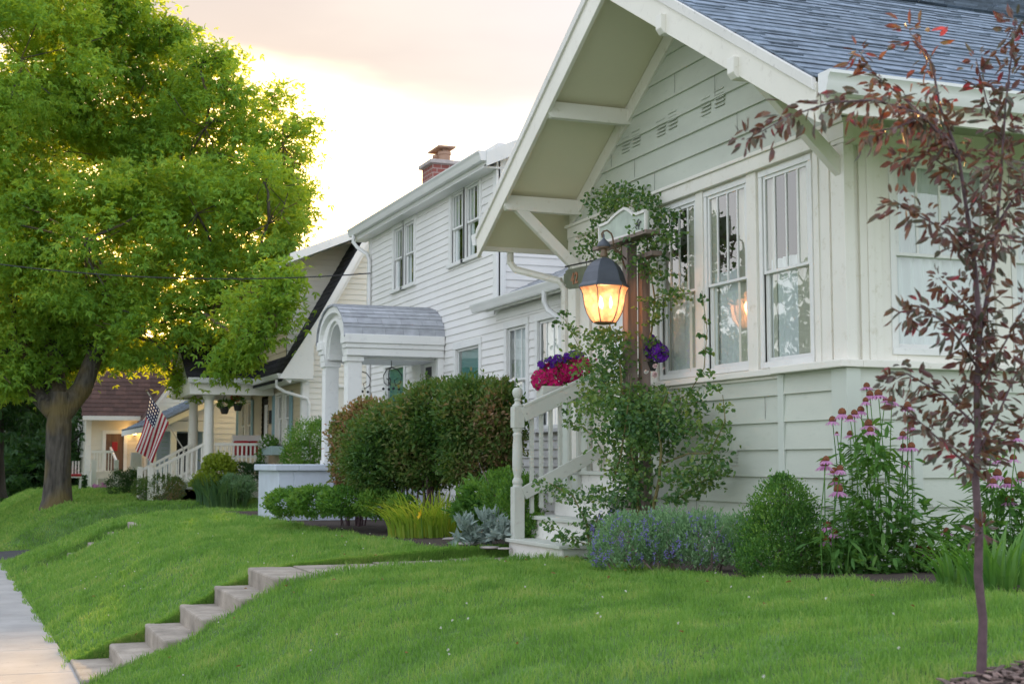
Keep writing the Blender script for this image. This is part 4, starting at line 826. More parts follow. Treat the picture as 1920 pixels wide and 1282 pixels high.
def fifth_house():
    H = thing('house', 'far ivory cottage with brown shingle roof and brown plank front door', 'house', (4.5, 48, .85)); Y = 48.0; G = Face('Y', Y); XL, XR = 3.62, 5.5
    mb = MB(); siding(mb, G, 1.2, 3.16, .15, XL, XR, [(4.25, 4.83, 1.40, 2.62)], t=.015); siding(mb, Face('X', XL), .8, 3.16, .15, Y, 53, [(49, 49.7, 1.9, 2.95), (50.4, 51.1, 1.9, 2.95)], t=.015); mb.build('wall', M['h5'], H, recalc=False)
    mb = MB(); siding(mb, Face('Y', 47.2), .8, 5.4, .15, lambda z: 5.5 if z < 3.2 else 5.5+(z-3.2)/1.45, lambda z: 8.6 if z < 3.2 else 8.6-(z-3.2)/1.45, t=.015); mb.build('gable_wall', M['white'], H, recalc=False)
    mb = MB().box(5.5, 5.6, 47.25, 55, .8, 3.3).box(5.5, 8.6, 47.22, 47.3, .8, 3.2).box(8.5, 8.6, 47.3, 55, .8, 3.2).box(XL, 5.5, 53, 53.1, .8, 3.1).box(XL+.02, 4.22, Y+.02, Y+.1, .8, 3.1).box(4.86, XR, Y+.02, Y+.1, .8, 3.1); mb.build('inner_wall', M['h5'], H)
    MB().box(XL-.02, XL+.16, Y-.03, Y+.05, .8, 3.14).box(4.14, 4.25, Y-.035, Y, 1.4, 2.74).box(4.83, 4.94, Y-.035, Y, 1.4, 2.74).box(4.25, 4.83, Y-.035, Y, 2.62, 2.74).build('trim_board', M['white'], H)
    for o in ((49, 49.7, 1.9, 2.95), (50.4, 51.1, 1.9, 2.95)): window(H, Face('X', XL), *o, .1, 0, .5, None, glass='glass2', trim='white')
    D = MB().box(4.25, 4.83, Y+.02, Y+.06, 1.40, 2.62).build('door', M['door'], H); MB().box(4.45, 4.63, Y+.0, Y+.02, 2.05, 2.35).build('door_wreath', M['red'], D, bevel=.01)
    s = 1.1; k = math.hypot(1, s); mb = MB(); mb.prism([(XL-.15, Y-.35, 3.2), (XL-.15, Y+2.2, 3.2+2.55*s), (XL-.15, Y+4.8, 3.2), (XL-.15, Y+4.8, 3.05), (XL-.15, Y+2.2, 3.05+2.55*s), (XL-.15, Y-.35, 3.05)], (3.8, 0, 0)); r = mb.build('roof', M['h5'], H)
    mb = MB(); shingles(mb, (XL-.18, Y-.38, 3.2), (1, 0, 0), (0, 1/k, s/k), 3.85, 2.58*k, .2, .35, .0, .015); mb.prism([(XL-.18, Y-.38, 3.17), (XL-.18, Y+2.2, 3.2+2.55*s), (XL-.18, Y+2.2, 3.23+2.55*s), (XL-.18, Y-.38, 3.2)], (3.85, 0, 0)); mb.build('shingles', M['brown'], r, recalc=False)
    for sg in (1, -1):
        a = 5.25 if sg > 0 else 8.85; b = 7.05; s = 1.45; k = math.hypot(1, s); z0 = 2.98; z1 = z0+1.8*s
        mb = MB(); mb.prism([(a, 46.9, z0), (b, 46.9, z1), (b, 46.9, z1-.2), (a+sg*.12, 46.9, z0)], (0, 8, 0)); r = mb.build('roof', M['white'], H)
        mb = MB(); shingles(mb, (a, 46.86, z0+.02), (0, 1, 0), (sg/k, 0, s/k), 8, 1.8*k, .2, .35, 0, .015); mb.prism([(a, 46.86, z0), (b, 46.86, z1), (b, 46.86, z1+.04), (a, 46.86, z0+.04)], (0, 8, 0)); mb.build('shingles', M['brown'], r, recalc=False)
    MB().box(XL-.15, 5.3, Y-.48, Y-.36, 3.06, 3.2).build('gutter', M['metalgut'], H)
    # landing, steps and rails
    MB().box(3.75, 5.3, 46.9, 48, .7, 1.38).box(3.9, 4.9, 46.5, 46.9, .7, 1.15).build('landing', M['h5'], H)
    for x in (3.75, 4.45): MB().box(x-.07, x+.07, 46.3, 46.44, .7, 1.75).build('newel_post', M['cream'], H)
    MB().beam((4.45, 46.37, 1.72), (4.4, 47.9, 2.15), .06, .07).build('stair_rail', M['cream'], H); MB().box(3.72, 4.42, 47.0, 47.06, 1.98, 2.06).build('landing_rail', M['cream'], H)
    for i in range(7): MB().box(3.80+i*.09, 3.83+i*.09, 47.01, 47.05, 1.38, 1.98).build('baluster', M['cream'], H)
    MB().box(4.95, 5.3, 46.9, 46.96, 1.38, 2.0).build('landing_rail', M['cream'], H)
fifth_house()
def wall_lamp():
    c = (5.16, 47.86, 2.70); t = thing('wall_lantern', 'glowing wall lantern beside the brown plank door', 'lamp', c)
    MB().box(c[0]-.03, c[0]+.03, 47.92, 47.98, 2.62, 2.9).beam((c[0], 47.92, 2.86), (c[0], c[1], 2.86), .02, .02).lathe((c[0], c[1], 2.80), [(.10, 0), (.02, .08), (.01, .1)], 8).lathe((c[0], c[1], 2.58), [(.03, -.03), (.06, 0)], 8).build('lantern_frame', M['iron'], t)
    MB().lathe((c[0], c[1], 2.59), [(.06, 0), (.09, .2)], 8).build('lamp_glass', emis('wall_lamp_glow', (1, .62, .2), 5), t)
    l = bpy.data.lights.new('wall_lantern_light', 'POINT'); l.energy = 5; l.color = (1, .55, .18); l.shadow_soft_size = .08; o = bpy.data.objects.new('wall_lantern_light', l); COL.objects.link(o); o.parent = t; o.location = (0, -.16, 0)
wall_lamp()
# ------------------------------------------------------------------ plants
def hit(px, py):
    d = ray(px, py); lo = 1.0
    for t in np.arange(1.5, 80, .02):
        p = CAMP+d*t
        if p[2] < g1(p[0], p[1]): return p
    return CAMP+d*30
def shrub(name, lab, cat, lobes, m, n, L, W, T=None, base=None, group=None, stem=True, up=.5, shell=.55, stemcol='wood', droop=0):
    """lobes: (px, py, depth, rx_px, ry_px)"""
    T = T or T_diamond(); tot = sum(l[3]*l[4] for l in lobes); c0 = atD(*lobes[0][:3]); cs = []
    for l in lobes: cs.append((atD(*l[:3]), l[3]*l[2]/FPX, l[4]*l[2]/FPX, l[3]*l[4]/tot))
    bx, by = np.mean([c[0][0] for c in cs]), np.mean([c[0][1] for c in cs]); bz = g1(bx, by)
    t = thing(name, lab, cat, (bx, by, bz), group); lv = Leaves()
    for c, rx, ry, fr in cs:
        k = max(6, int(n*fr)); per = 12; P, d = lump(c, (rx, rx, ry), max(2, k//per), per, min(rx, ry)*.17, shell)
        P[:, 2] = np.maximum(P[:, 2], ground(P[:, 0], P[:, 1])+.01)
        ax = d*.6+rdir(len(P))*.8+np.array((0, 0, up)); lv.add(P, ax, rdir(len(P))+np.array((0, 0, .8)), L*RN.uniform(.7, 1.3, len(P)), W*RN.uniform(.7, 1.3, len(P)), T)
    lv.build('foliage', m, t)
    if stem:
        mb = MB()
        for c, rx, ry, fr in cs:
            gz = g1(c[0], c[1])
            for q in range(4):
                e = c+RN.normal(size=3)*np.array((rx, rx, ry))*.45; s = np.array((c[0]*.6+bx*.4+RN.normal()*.05, c[1]*.6+by*.4+RN.normal()*.05, gz-.02)); mid = (s+e)/2+RN.normal(size=3)*.04
                mb.tube([s, mid, e], [max(.008, rx*.045), max(.006, rx*.03), .004], 5)
        mb.build('stem', M[stemcol], t)
    return t
def blades(name, lab, cat, cx, cy, r, n, h, w, m, spread=.6, group=None):
    t = thing(name, lab, cat, (cx, cy, g1(cx, cy)), group); V = []; F = []; k = 0
    for i in range(n):
        a = random.random()*6.283; q = r*math.sqrt(random.random()); x, y = cx+q*math.cos(a), cy+q*math.sin(a); z = g1(x, y)-.01
        H = h*random.uniform(.6, 1.15); a2 = a+random.uniform(-.7, .7); sp = spread*H*random.uniform(.3, 1.2); ww = w*random.uniform(.7, 1.2); sd = (-math.sin(a2+.5)*ww/2, math.cos(a2+.5)*ww/2)
        for j in range(6):
            u = j/5; cz = z+H*(1.25*u-.55*u*u*(.6+sp)); rr = sp*u*u; wv = (1-u**2.2)
            V += [(x+math.cos(a2)*rr-sd[0]*wv, y+math.sin(a2)*rr-sd[1]*wv, cz), (x+math.cos(a2)*rr+sd[0]*wv, y+math.sin(a2)*rr+sd[1]*wv, cz)]
            if j: F.append((k+2*j-2, k+2*j-1, k+2*j+1, k+2*j))
        k += 12
    link('foliage', raw('foliage', V, F, m), t); return t
# big maple
def tree(name, lab, base, tr, fork, lobes, m, dens, L, T, bm, group=None, jit=2.2, limbs=True, clump=.26, tint=None, ep=40, big=()):
    t = thing(name, lab, 'tree', tuple(base), group); b = np.array(base, float); mb = MB(); k = tr
    fk = np.array(fork, float)
    path = [b+np.array((0, 0, -.1)), b+np.array((0, 0, .12)), b+np.array((.0, 0, .5)), b*.62+fk*.38, b*.3+fk*.7, fk]
    mb.tube(path, [k*1.35, k*1.12, k*1.0, k*.92, k*.93, k*(.62 if big else .9)], 18, True)
    tips = []
    cs = [(np.array(l[0], float), l[1]) for l in lobes]
    if limbs:
        order = sorted(range(len(cs)), key=lambda i: np.linalg.norm(cs[i][0]-fk)); nodes_ = [(fk, k*.75)]
        for e, re_ in big:
            e = np.array(e, float); s0 = fk-np.array((0, 0, .55)); v = e-s0; mb.tube([s0, s0+v*.3+np.array((v[0]*.12, v[1]*.12, -.02)), s0+v*.65, e], [re_*1.5, re_*1.35, re_*1.1, re_*.9], 14); nodes_.append((e, re_*.9))
        if big: nodes_.pop(0)
        for i in order:
            c, r = cs[i]; j = min(range(len(nodes_)), key=lambda q: np.linalg.norm(nodes_[q][0]-c)+(.0 if q else -.6)); s, rs = nodes_[j]
            r1 = max(.035, rs*.62); v = c-s; mid1 = s+v*.35+RN.normal(size=3)*.12*np.linalg.norm(v)*.5+np.array((0, 0, .10*np.linalg.norm(v))); mid2 = s+v*.7+RN.normal(size=3)*.06*np.linalg.norm(v)
            mb.tube([s, mid1, mid2, c], [min(rs*.8, r1*1.35), r1*1.1, r1*.8, r1*.55], 9); nodes_.append((mid2, r1*.8)); nodes_.append((c, r1*.55))
            for q in range(7):
                e = c+rdir(1)[0]*r*.95; mm = (c+e)/2+RN.normal(size=3)*.12; mb.tube([c, mm, e], [r1*.45, r1*.28, .012], 5, False)
    mb.build('trunk', bm, t, smooth=True)
    lv = Leaves()
    for c, r in cs:
        nc = max(5, int(dens*r*r)); P, d = lump(c, (r, r, r*.85), nc, ep, clump, .5)
        C = None
        ax = d*.55+rdir(len(P))*.75+np.array((0, 0, -.25)); nn = rdir(len(P))*.7+np.array((0, 0, .9)); s = RN.uniform(.65, 1.2, len(P))
        lv.add(P, ax, nn, L*s, L*s, T)
    lv.build('crown', m, t); return t
def maple():
    b = onY(107, 942, 32.6); b[2] = g1(b[0], b[1]); fk = onY(112, 735, 32.6)
    Ls = [(300, 165, 112), (385, 240, 98), (450, 320, 92), (530, 275, 48), (545, 345, 40), (503, 420, 72), (470, 420, 100), (480, 530, 62), (535, 565, 42), (395, 590, 88), (300, 480, 140), (160, 450, 180), (60, 300, 190), (30, 560, 130), (150, 610, 115), (265, 620, 90), (350, 650, 55), (40, 110, 170), (220, 290, 180), (-90, 400, 200), (-60, 100, 200), (110, -70, 190), (200, 70, 90), (215, -10, 65), (300, 60, 42), (375, 125, 40), (455, 225, 42), (558, 395, 27), (550, 305, 26), (405, 110, 22), (515, 195, 26), (560, 240, 24), (335, 60, 26), (430, 160, 26), (410, 660, 45), (455, 640, 35), (60, 660, 70), (-20, 680, 80), (200, 680, 50), (495, 340, 62), (330, 320, 130), (370, 400, 120), (120, 540, 150), (420, 520, 75), (230, 190, 150), (345, 720, 22), (300, 660, 40), (95, 688, 42), (150, 690, 38), (35, 705, 48), (100, 650, 60), (165, 650, 50), (60, 660, 55), (500, 600, 34)]
    lob = []
    for i, (x, y, r) in enumerate(Ls):
        dd = 32.6+((-1)**i)*RN.uniform(.2, 2.4)*(1 if r > 60 else .45); lob.append((atD(x, y, dd), r*dd/FPX))
    for x, y, r, dd in ((500, 560, 40, 27.3), (532, 525, 22, 27.2), (520, 595, 24, 27.2), (480, 625, 32, 27.4), (450, 650, 28, 28.2), (425, 685, 20, 28.4), (462, 585, 42, 28.2)): lob.append((atD(x, y, dd), r*dd/FPX))
    tree('maple_tree', 'large maple with thick lichened trunk and glowing yellow green crown on the far lawn', b, .295, fk, lob, LM['maple'], 21, .165, T_star(3, 1.9), bark('maple_bark', (.035, .03, .025), (.13, .115, .095), 4, (.17, .125, .04)), clump=.235, ep=64, big=[(atD(20, 640, 32.2), .15), (atD(95, 590, 32.9), .18), (atD(215, 600, 32.2), .17)])
maple()
def backtrees():
    bk = bark('dark_bark', (.02, .018, .016), (.07, .06, .05), 4)
    data = [(-10, 38.5, 640, 130, 'dark tree with a bare trunk at the left edge of the view'), (60, 54, 690, 190, 'dark green tree behind the big maple trunk'), (-120, 58, 640, 220, 'tall dark tree beyond the left edge of the lawn'), (150, 60, 700, 110, 'dark tree beside the far ivory cottage'), (120, 50, 840, 110, 'low dark tree behind the maple, nearest the cottage')]
    for px, d, cy, r, lab in data:
        b = atD(px, 930, d); b[2] = .8; lob = []
        for q in range(9):
            lob.append((atD(px+RN.uniform(-.8, .8)*r, cy+RN.uniform(-.6, 1.0)*r, d+RN.uniform(-2, 2)), r*.55*d/FPX))
        tree('broadleaf_tree', lab, b, .26, atD(px, min(cy+r*.7, 850), d), lob, LM['darkg'], 12, .34, T_star(3, 1.9), bk, 'dark trees at the end of the street', clump=.4, ep=26)
    for (x, y, h, lab) in ((-17, 30, 9, 'across-street tree nearest the camera'), (-19, 42, 11, 'across-street tree, middle one'), (-16, 55, 9, 'across-street tree farthest up the road'), (-22, 18, 8, 'across-street tree opposite the steps')):
        lob = [(np.array((x+RN.uniform(-3, 3), y+RN.uniform(-4, 4), h*.6+RN.uniform(-2, 2.5))), 2.0) for _ in range(9)]
        tree('street_tree', lab, (x, y, -.2), .3, (x, y, 3), lob, LM['darkg'], 6, .45, T_star(3, 1.9), bk, 'trees across the street', clump=.5, ep=26)
backtrees()
# purple-leaved sapling in front
def sapling():
    b = hit(1840, 1276); d0 = (b-CAMP)@FW; t = thing('sapling', 'slender purple leaved crabapple sapling staked by nothing in a mulch ring', 'tree', tuple(b)); P = lambda x, y, dd=0: atD(x, y, d0+dd)
    t['label'] = 'slender purple leaved young tree with thin trunk in the mulch ring'
    br = [([(1840, 1285, 0), (1840, 1262, 0), (1843, 1160, .01), (1834, 1080, 0), (1836, 1000, .01), (1829, 900, 0), (1834, 820, .01), (1831, 740, 0), (1837, 620, .01), (1828, 500, 0), (1812, 390, 0), (1797, 290, 0), (1762, 200, 0), (1748, 120, 0), (1705, 60, 0)], .017, .002),
      ([(1835, 640, 0), (1862, 500, .1), (1876, 340, .1), (1886, 190, .1), (1905, 40, .1)], .009, .002), ([(1800, 300, 0), (1730, 215, -.1), (1640, 188, -.15), (1560, 192, -.2), (1480, 218, -.2), (1400, 262, -.25)], .006, .0015),
      ([(1790, 270, 0), (1700, 190, .15), (1640, 140, .2), (1610, 95, .2)], .005, .0015), ([(1826, 480, 0), (1770, 430, -.1), (1715, 400, -.2), (1675, 375, -.2)], .005, .0015), ([(1800, 330, 0), (1740, 290, .1), (1690, 300, .1)], .004, .0015),
      ([(1833, 690, 0), (1780, 610, -.15), (1725, 575, -.2), (1700, 590, -.25)], .005, .0015), ([(1833, 800, 0), (1770, 740, .15), (1700, 700, .2), (1670, 715, .2)], .006, .0015), ([(1831, 885, 0), (1790, 850, -.1), (1735, 800, -.2), (1690, 760, -.25)], .006, .0015),
      ([(1831, 850, 0), (1870, 780, .1), (1905, 700, .15), (1940, 640, .2)], .006, .0015), ([(1832, 740, 0), (1880, 650, -.1), (1930, 560, -.15)], .006, .0015), ([(1870, 420, .1), (1915, 350, .2), (1960, 300, .2)], .005, .0015), ([(1831, 870, 0), (1875, 830, .1), (1925, 800, .1)], .005, .0015),
      ([(1880, 260, .1), (1850, 190, .2), (1830, 110, .2)], .004, .0015), ([(1825, 470, 0), (1880, 440, -.2), (1930, 450, -.2)], .005, .0015), ([(1740, 215, -.1), (1680, 240, -.2), (1620, 250, -.2)], .004, .0015), ([(1812, 400, 0), (1850, 350, -.1), (1880, 300, -.2)], .004, .0015), ([(1835, 600, 0), (1800, 560, .1), (1760, 520, .2)], .004, .0015), ([(1838, 1000, 0), (1839, 995, -.03)], .004, .003)]
    mb = MB(); lv = Leaves(); rl = Leaves()
    for i, (pts, r0, r1) in enumerate(br):
        W3 = [P(*q) for q in pts]; n = len(W3)
        if i == 0: tk = MB(); rr = [.027, .0195, .0165, .0165, .0155, .0145, .0135, .0125, .011, .009, .0075, .006, .005, .004, .0015]; tk.tube(W3, rr, 12); tk.build('trunk', M['redwood'], t, smooth=True)
        else: mb.tube(W3, list(np.linspace(r0, r1, n)), 6)
        seg = [np.linalg.norm(W3[j+1]-W3[j]) for j in range(n-1)]
        for j in range(n-1):
            if i == 0 and j < 6: continue
            m_ = int(seg[j]*(185 if i == 0 else 205)); u = RN.random(m_)[:, None]; Q = W3[j]*(1-u)+W3[j+1]*u; d = (W3[j+1]-W3[j])/seg[j]; off = rdir(m_); Q = Q+off*RN.uniform(.0, .075 if i else .09, m_)[:, None]
            ax = off*.8+d*.5+np.array((0, 0, -.55)); k = RN.random(m_) < .06
            lv.add(Q[~k], ax[~k], rdir(m_)[~k]+np.array((0, 0, .5)), RN.uniform(.036, .070, (~k).sum()), RN.uniform(.015, .026, (~k).sum()), T_oval(.18)); lv.add(Q[k], ax[k], rdir(m_)[k], .045, .017, T_oval(.18))
        e = W3[-1]; m_ = 16; off = rdir(m_); lv.add(e+off*.03, off+np.array((0, 0, .1)), rdir(m_), RN.uniform(.03, .055, m_), .014, T_oval(.18))
    mb.build('branch', M['redwood'], t, smooth=True); lv.build('foliage', LM['crab'], t);
sapling()
def chips():
    t = thing('wood_chip_mulch', 'reddish wood chips spread round the sapling trunk', 'mulch', (MC[0], MC[1], g1(*MC))); t['kind'] = 'stuff'; V = []; F = []; n = 1500
    mb = MB()
    for i in range(n):
        a = random.random()*6.283; r = .74*math.sqrt(random.random()); x, y = MC[0]+r*math.cos(a), MC[1]+r*math.sin(a); z = g1(x, y)+.028; th = random.random()*3.14; l, w = random.uniform(.012, .035), random.uniform(.006, .012); c, s = math.cos(th), math.sin(th); tz = random.uniform(-.006, .008)
        mb.prism([(x+c*l-s*w, y+s*l+c*w, z+tz), (x-c*l-s*w, y-s*l+c*w, z-tz), (x-c*l+s*w, y-s*l-c*w, z-tz), (x+c*l+s*w, y+s*l-c*w, z+tz)], (0, 0, .005))
    mb.build('wood_chips', M['chip'], t)
chips()
# bed along the near house
def catmint():
    t = shrub('catmint', 'grey green catmint mound with violet flower spikes in front of the green siding', 'flowering plant', [(1180, 1010, 10.1, 60, 48), (1250, 1005, 10.1, 60, 52), (1320, 1010, 9.9, 60, 52), (1385, 1015, 9.7, 42, 48), (1130, 1040, 10.3, 28, 26)], LM['catmint'], 15000, .028, .013, up=.9, shell=.5)
    lv = Leaves()
    for i in range(210):
        px, py = RN.uniform(1110, 1415), 0; py = 968+RN.random()**.8*95; b = atD(px, py, RN.uniform(9.5, 10.3)); dr = np.array((RN.normal()*.3, RN.normal()*.3, 1)); k = 12; u = RN.random(k)[:, None]
        lv.add(b+dr*u*.06+RN.normal(size=(k, 3))*.006, rdir(k), rdir(k), .012, .009, T_diamond())
    lv.build('flower_spike', LM['violet'], t)
catmint()
shrub('boxwood', 'rounded cone shaped boxwood bush beside the catmint', 'shrub', [(1468, 1015, 9.35, 80, 72), (1466, 950, 9.35, 52, 52), (1440, 1050, 9.2, 58, 40), (1510, 1050, 9.3, 48, 44), (1466, 915, 9.35, 20, 26)], LM['box'], 21000, .020, .011, T_oval(), up=.9, shell=.72)
def coneplant(lab, bx, heads, fol, dpt, group='purple coneflower clumps by the house'):
    c = atD(bx, 1095, dpt); t = thing('coneflower', lab, 'flowering plant', (c[0], c[1], g1(c[0], c[1])), group); st = MB(); lv = Leaves(); c = np.array((c[0], c[1], g1(c[0], c[1])))
    for (hx, hy, s) in heads:
        h = atD(hx, hy, dpt+RN.uniform(-.25, .25)); b = c+np.array(((h[0]-c[0])*.6, (h[1]-c[1])*.6, 0))+RN.normal(size=3)*np.array((.05, .05, 0)); b[2] = g1(b[0], b[1])-.02; mid = (b+h)/2+RN.normal(size=3)*.025; st.tube([b, mid, h], [.005, .004, .003], 5)
        m_ = 14; u = RN.uniform(.12, .72, m_)[:, None]; Q = b*(1-u)+h*u; off = rdir(m_)*np.array((1, 1, .2)); lv.add(Q, off+np.array((0, 0, .1-.5*0)), np.array((0, 0, 1.))+rdir(m_)*.3, RN.uniform(.06, .12, m_), RN.uniform(.018, .03, m_), T_oval(.1))
        s = s*1.25; r = .018*s; f = Leaves(); n = 13; a = np.arange(n)*6.283/n+RN.random(); ax = np.stack([np.cos(a), np.sin(a), np.full(n, -.75+RN.normal()*.15)], -1); tilt = RN.normal(size=3)*.18; ax = ax+tilt*0
        f.add(h+np.stack([np.cos(a), np.sin(a), 0*a], -1)*r*.6, ax, np.array((0, 0, 1.)), .038*s, .013*s, T_oval(.05)); p = f.build('flower_head', LM['pink'], t)
        MB().lathe(tuple(h-np.array((0, 0, .004))), [(r*.7, -.002), (r, .006), (r*.95, .014*s), (r*.6, .024*s), (r*.1, .028*s)], 10).build('cone', LM['conebrown'], p, smooth=True)
    for (fx, fy, rx, ry, n) in fol:
        q = atD(fx, fy, dpt); P, d = lump(q, (rx*dpt/FPX, rx*dpt/FPX, ry*dpt/FPX), max(2, n//5), 8, .06, .3); P[:, 2] = np.maximum(P[:, 2], ground(P[:, 0], P[:, 1])+.02)
        lv.add(P, d*np.array((1, 1, .3))+rdir(len(P))*.6+np.array((0, 0, -.25)), np.array((0, 0, 1.))+rdir(len(P))*.5, RN.uniform(.07, .14, len(P)), RN.uniform(.022, .042, len(P)), T_oval(.12))
    st.build('stem', LM['cone'], t); lv.build('foliage', LM['cone'], t); return t
hd = [(1625, 725, 1), (1631, 741, 1.1), (1647, 740, 1.2), (1623, 752, .9), (1672, 752, 1.2), (1660, 750, .8), (1702, 762, 1.1), (1579, 775, 1.2), (1614, 770, 1.1), (1602, 776, 1), (1561, 789, 1.1), (1594, 785, .9), (1629, 797, 1.3), (1632, 808, 1), (1594, 815, 1), (1569, 812, .5), (1693, 816, 1), (1708, 800, 1), (1694, 838, .9), (1709, 838, 1.1), (1700, 870, .9)]
coneplant('tall pink coneflower clump in front of the corner pilaster', 1650, hd, [(1640, 900, 60, 70, 130), (1655, 980, 80, 70, 190), (1660, 1050, 95, 42, 200), (1640, 840, 40, 40, 60), (1600, 1010, 50, 55, 120), (1720, 1010, 50, 50, 120)], 9.15)
coneplant('short coneflower clump leaning beside the boxwood', 1570, [(1549, 863, 1), (1546, 872, 1.3), (1564, 886, 1.2), (1575, 880, 1), (1567, 902, 1), (1572, 920, 1.4), (1552, 987, 1.2), (1565, 1000, 1), (1551, 1014, 1.2), (1656, 1010, .8), (1723, 1028, 1), (1742, 1036, 1.4), (1775, 997, 1), (1772, 1072, 1.5)], [(1575, 1040, 35, 45, 60), (1730, 1060, 60, 35, 90)], 9.0)
coneplant('coneflower clump behind the sapling trunk at the right edge', 1870, [(1858, 855, 1), (1872, 862, 1), (1900, 860, 1), (1870, 890, 1.3), (1862, 905, 1), (1890, 905, 1.2), (1915, 895, 1.3), (1893, 940, 1.2), (1852, 892, 1), (1905, 820, 1)], [(1880, 900, 60, 60, 120), (1880, 985, 85, 60, 190), (1880, 1060, 90, 45, 170), (1830, 1040, 50, 60, 100)], 8.7)
blades('daylily', 'green daylily leaves at the right edge behind the sapling trunk', 'plant', *hit(1885, 1105)[:2], .22, 90, .42, .022, LM['cone'], .8, 'daylily clumps')
blades('daylily', 'small daylily tuft between coneflowers at the foot of the siding', 'plant', *hit(1790, 1100)[:2], .10, 34, .30, .02, LM['cone'], .8, 'daylily clumps')
# bed left of the steps
blades('daylily', 'yellowing daylily clump with a yellow bloom left of the stairs', 'plant', *hit(812, 1006)[:2], .50, 520, .66, .020, LM['daylily'], .8, 'daylily clumps')
def bloom(px, py, d, lab, m, s):
    c = atD(px, py, d); t = thing('flower', lab, 'flower', tuple(c)); lv = Leaves(); a = np.arange(6)*1.047; lv.add(np.repeat([c], 6, 0), np.stack([np.cos(a)*.4-.5, np.sin(a), np.cos(a)], -1), np.array((-1., 0, .2)), s, s*.5, T_oval()); lv.build('petals', m, t)
    MB().tube([c, c+np.array((.03, .03, -.35))], .004, 5).build('stem', LM['cone'], t)
bloom(790, 965, 15.2, 'single yellow daylily bloom above its leaves', LM['yellow'], .07)
shrub('lambs_ear', 'low silvery lambs ear plant by the path edge', 'plant', [(870, 998, 13.4, 28, 18), (905, 990, 13.5, 32, 26), (935, 1000, 13.3, 22, 20)], LM['silver'], 420, .12, .045, T_oval(.2), up=.7, stem=False)
shrub('yew', 'feathery green shrub close behind the turned newel post', 'shrub', [(975, 950, 13.6, 42, 62), (940, 930, 14.0, 38, 50), (1000, 990, 13.2, 22, 30)], LM['green'], 9000, .035, .016, up=.9, shell=.5)
shrub('peony', 'broad leaved green plant between daylilies and the stairs', 'plant', [(905, 935, 14.4, 36, 40), (880, 955, 14.8, 30, 26)], LM['cone'], 1300, .10, .03, T_oval(.15), up=.5)
def stones():
    for i, (x, y, s, lab) in enumerate([(880, 1022, .13, 'flat pale edging stone below the silvery plant'), (918, 1028, .10, 'pinkish edging stone near the bottom stair'), (850, 1012, .12, 'grey flat stone at the left end of the edging'), (945, 1030, .07, 'small white stone against the newel base')]):
        c = hit(x, y); mb = MB(); mb.lathe((0, 0, 0), [(.2, -.3), (.9, -.2), (1, .15), (.8, .35), (.1, .42)], 9, i)
        mb.v = [(c[0]+v[0]*s*(1+.25*math.sin(i+v[1]*3)), c[1]+v[1]*s*.8, c[2]+.01+v[2]*s*.4) for v in mb.v]; o = mb.build('edging_stone', M['stone'], base=tuple(c), smooth=True, bevel=.01); tag(o, lab, 'stone', 'edging stones of the flower bed')
stones()
# hedges of the second house
shrub('burning_bush', 'large dense burning bush hedge filling the front of the white house', 'shrub', [(750, 815, 17.0, 66, 62), (820, 785, 16.6, 74, 66), (890, 778, 16.0, 66, 68), (940, 790, 15.6, 42, 76), (720, 865, 17.0, 64, 58), (800, 862, 16.8, 74, 52), (895, 860, 16.0, 70, 52), (690, 850, 17.4, 50, 64)], LM['burning'], 46000, .060, .028, T_oval(), up=.2, shell=.74, stemcol='redwood')
shrub('burning_bush', 'reddish tinged bush against the porch column', 'shrub', [(668, 820, 18.2, 44, 48), (652, 870, 18.1, 30, 50), (690, 790, 18.0, 40, 40), (645, 800, 18.2, 20, 26)], LM['rosy'], 9500, .058, .027, T_oval(), up=.2, shell=.7, stemcol='redwood')
shrub('low_hedge', 'low spreading green hedge below the pale blue porch wall', 'hedge', [(540, 942, 17.8, 40, 24), (590, 940, 17.4, 46, 26), (650, 940, 17.0, 50, 26), (710, 945, 16.7, 40, 24), (755, 950, 16.2, 26, 20)], LM['green'], 13000, .045, .022, T_oval(), up=.4, shell=.75, stem=False)
shrub('rounded_bush', 'rounded green bush beyond the white porch columns', 'shrub', [(578, 835, 24.5, 40, 46), (560, 860, 24.3, 30, 34), (600, 820, 24.6, 26, 34)], LM['green'], 8000, .05, .02, up=.3, shell=.75)
# third house garden
shrub('lime_bush', 'bright lime green bush at the foot of the porch column', 'shrub', [(410, 880, 29.6, 27, 27), (385, 905, 29.3, 26, 16)], LM['lime'], 3600, .07, .05, T_oval(), shell=.7)
shrub('clipped_hedge', 'dark clipped hedge in front of the white porch railing', 'hedge', [(450, 882, 29.9, 24, 15), (485, 884, 29.8, 26, 15), (505, 888, 29.7, 20, 14)], LM['darkg'], 5200, .04, .02, shell=.8, stem=False)
shrub('lavender_bush', 'grey violet tinted bush next to the pale blue wall', 'shrub', [(455, 915, 28.9, 24, 22), (435, 905, 29.0, 20, 16)], LM['catmint'], 3000, .05, .02, up=.8)
c_ = hit(395, 941); blades('iris', 'wide clump of blue green iris leaves before the porch steps', 'plant', 4.95, 29.2, .55, 420, .75, .03, LM['iris'], .55)
shrub('rounded_bush', 'dark rounded bush left of the porch stairs', 'shrub', [(300, 915, 30.2, 36, 24), (272, 917, 30.4, 22, 20), (328, 917, 30.0, 18, 22)], LM['burning'], 6500, .045, .02, shell=.8)
shrub('clipped_hedge', 'square dark green hedge near the far cottage steps', 'hedge', [(222, 908, 36, 20, 24), (245, 906, 36, 20, 24), (258, 908, 36, 14, 22)], LM['darkg'], 5200, .05, .022, shell=.85, stem=False)
shrub('columnar_evergreen', 'tiny dark columnar evergreen left of the far steps', 'shrub', [(157, 920, 44, 7, 18), (157, 900, 44, 5, 16)], LM['darkg'], 900, .06, .03, stem=False)
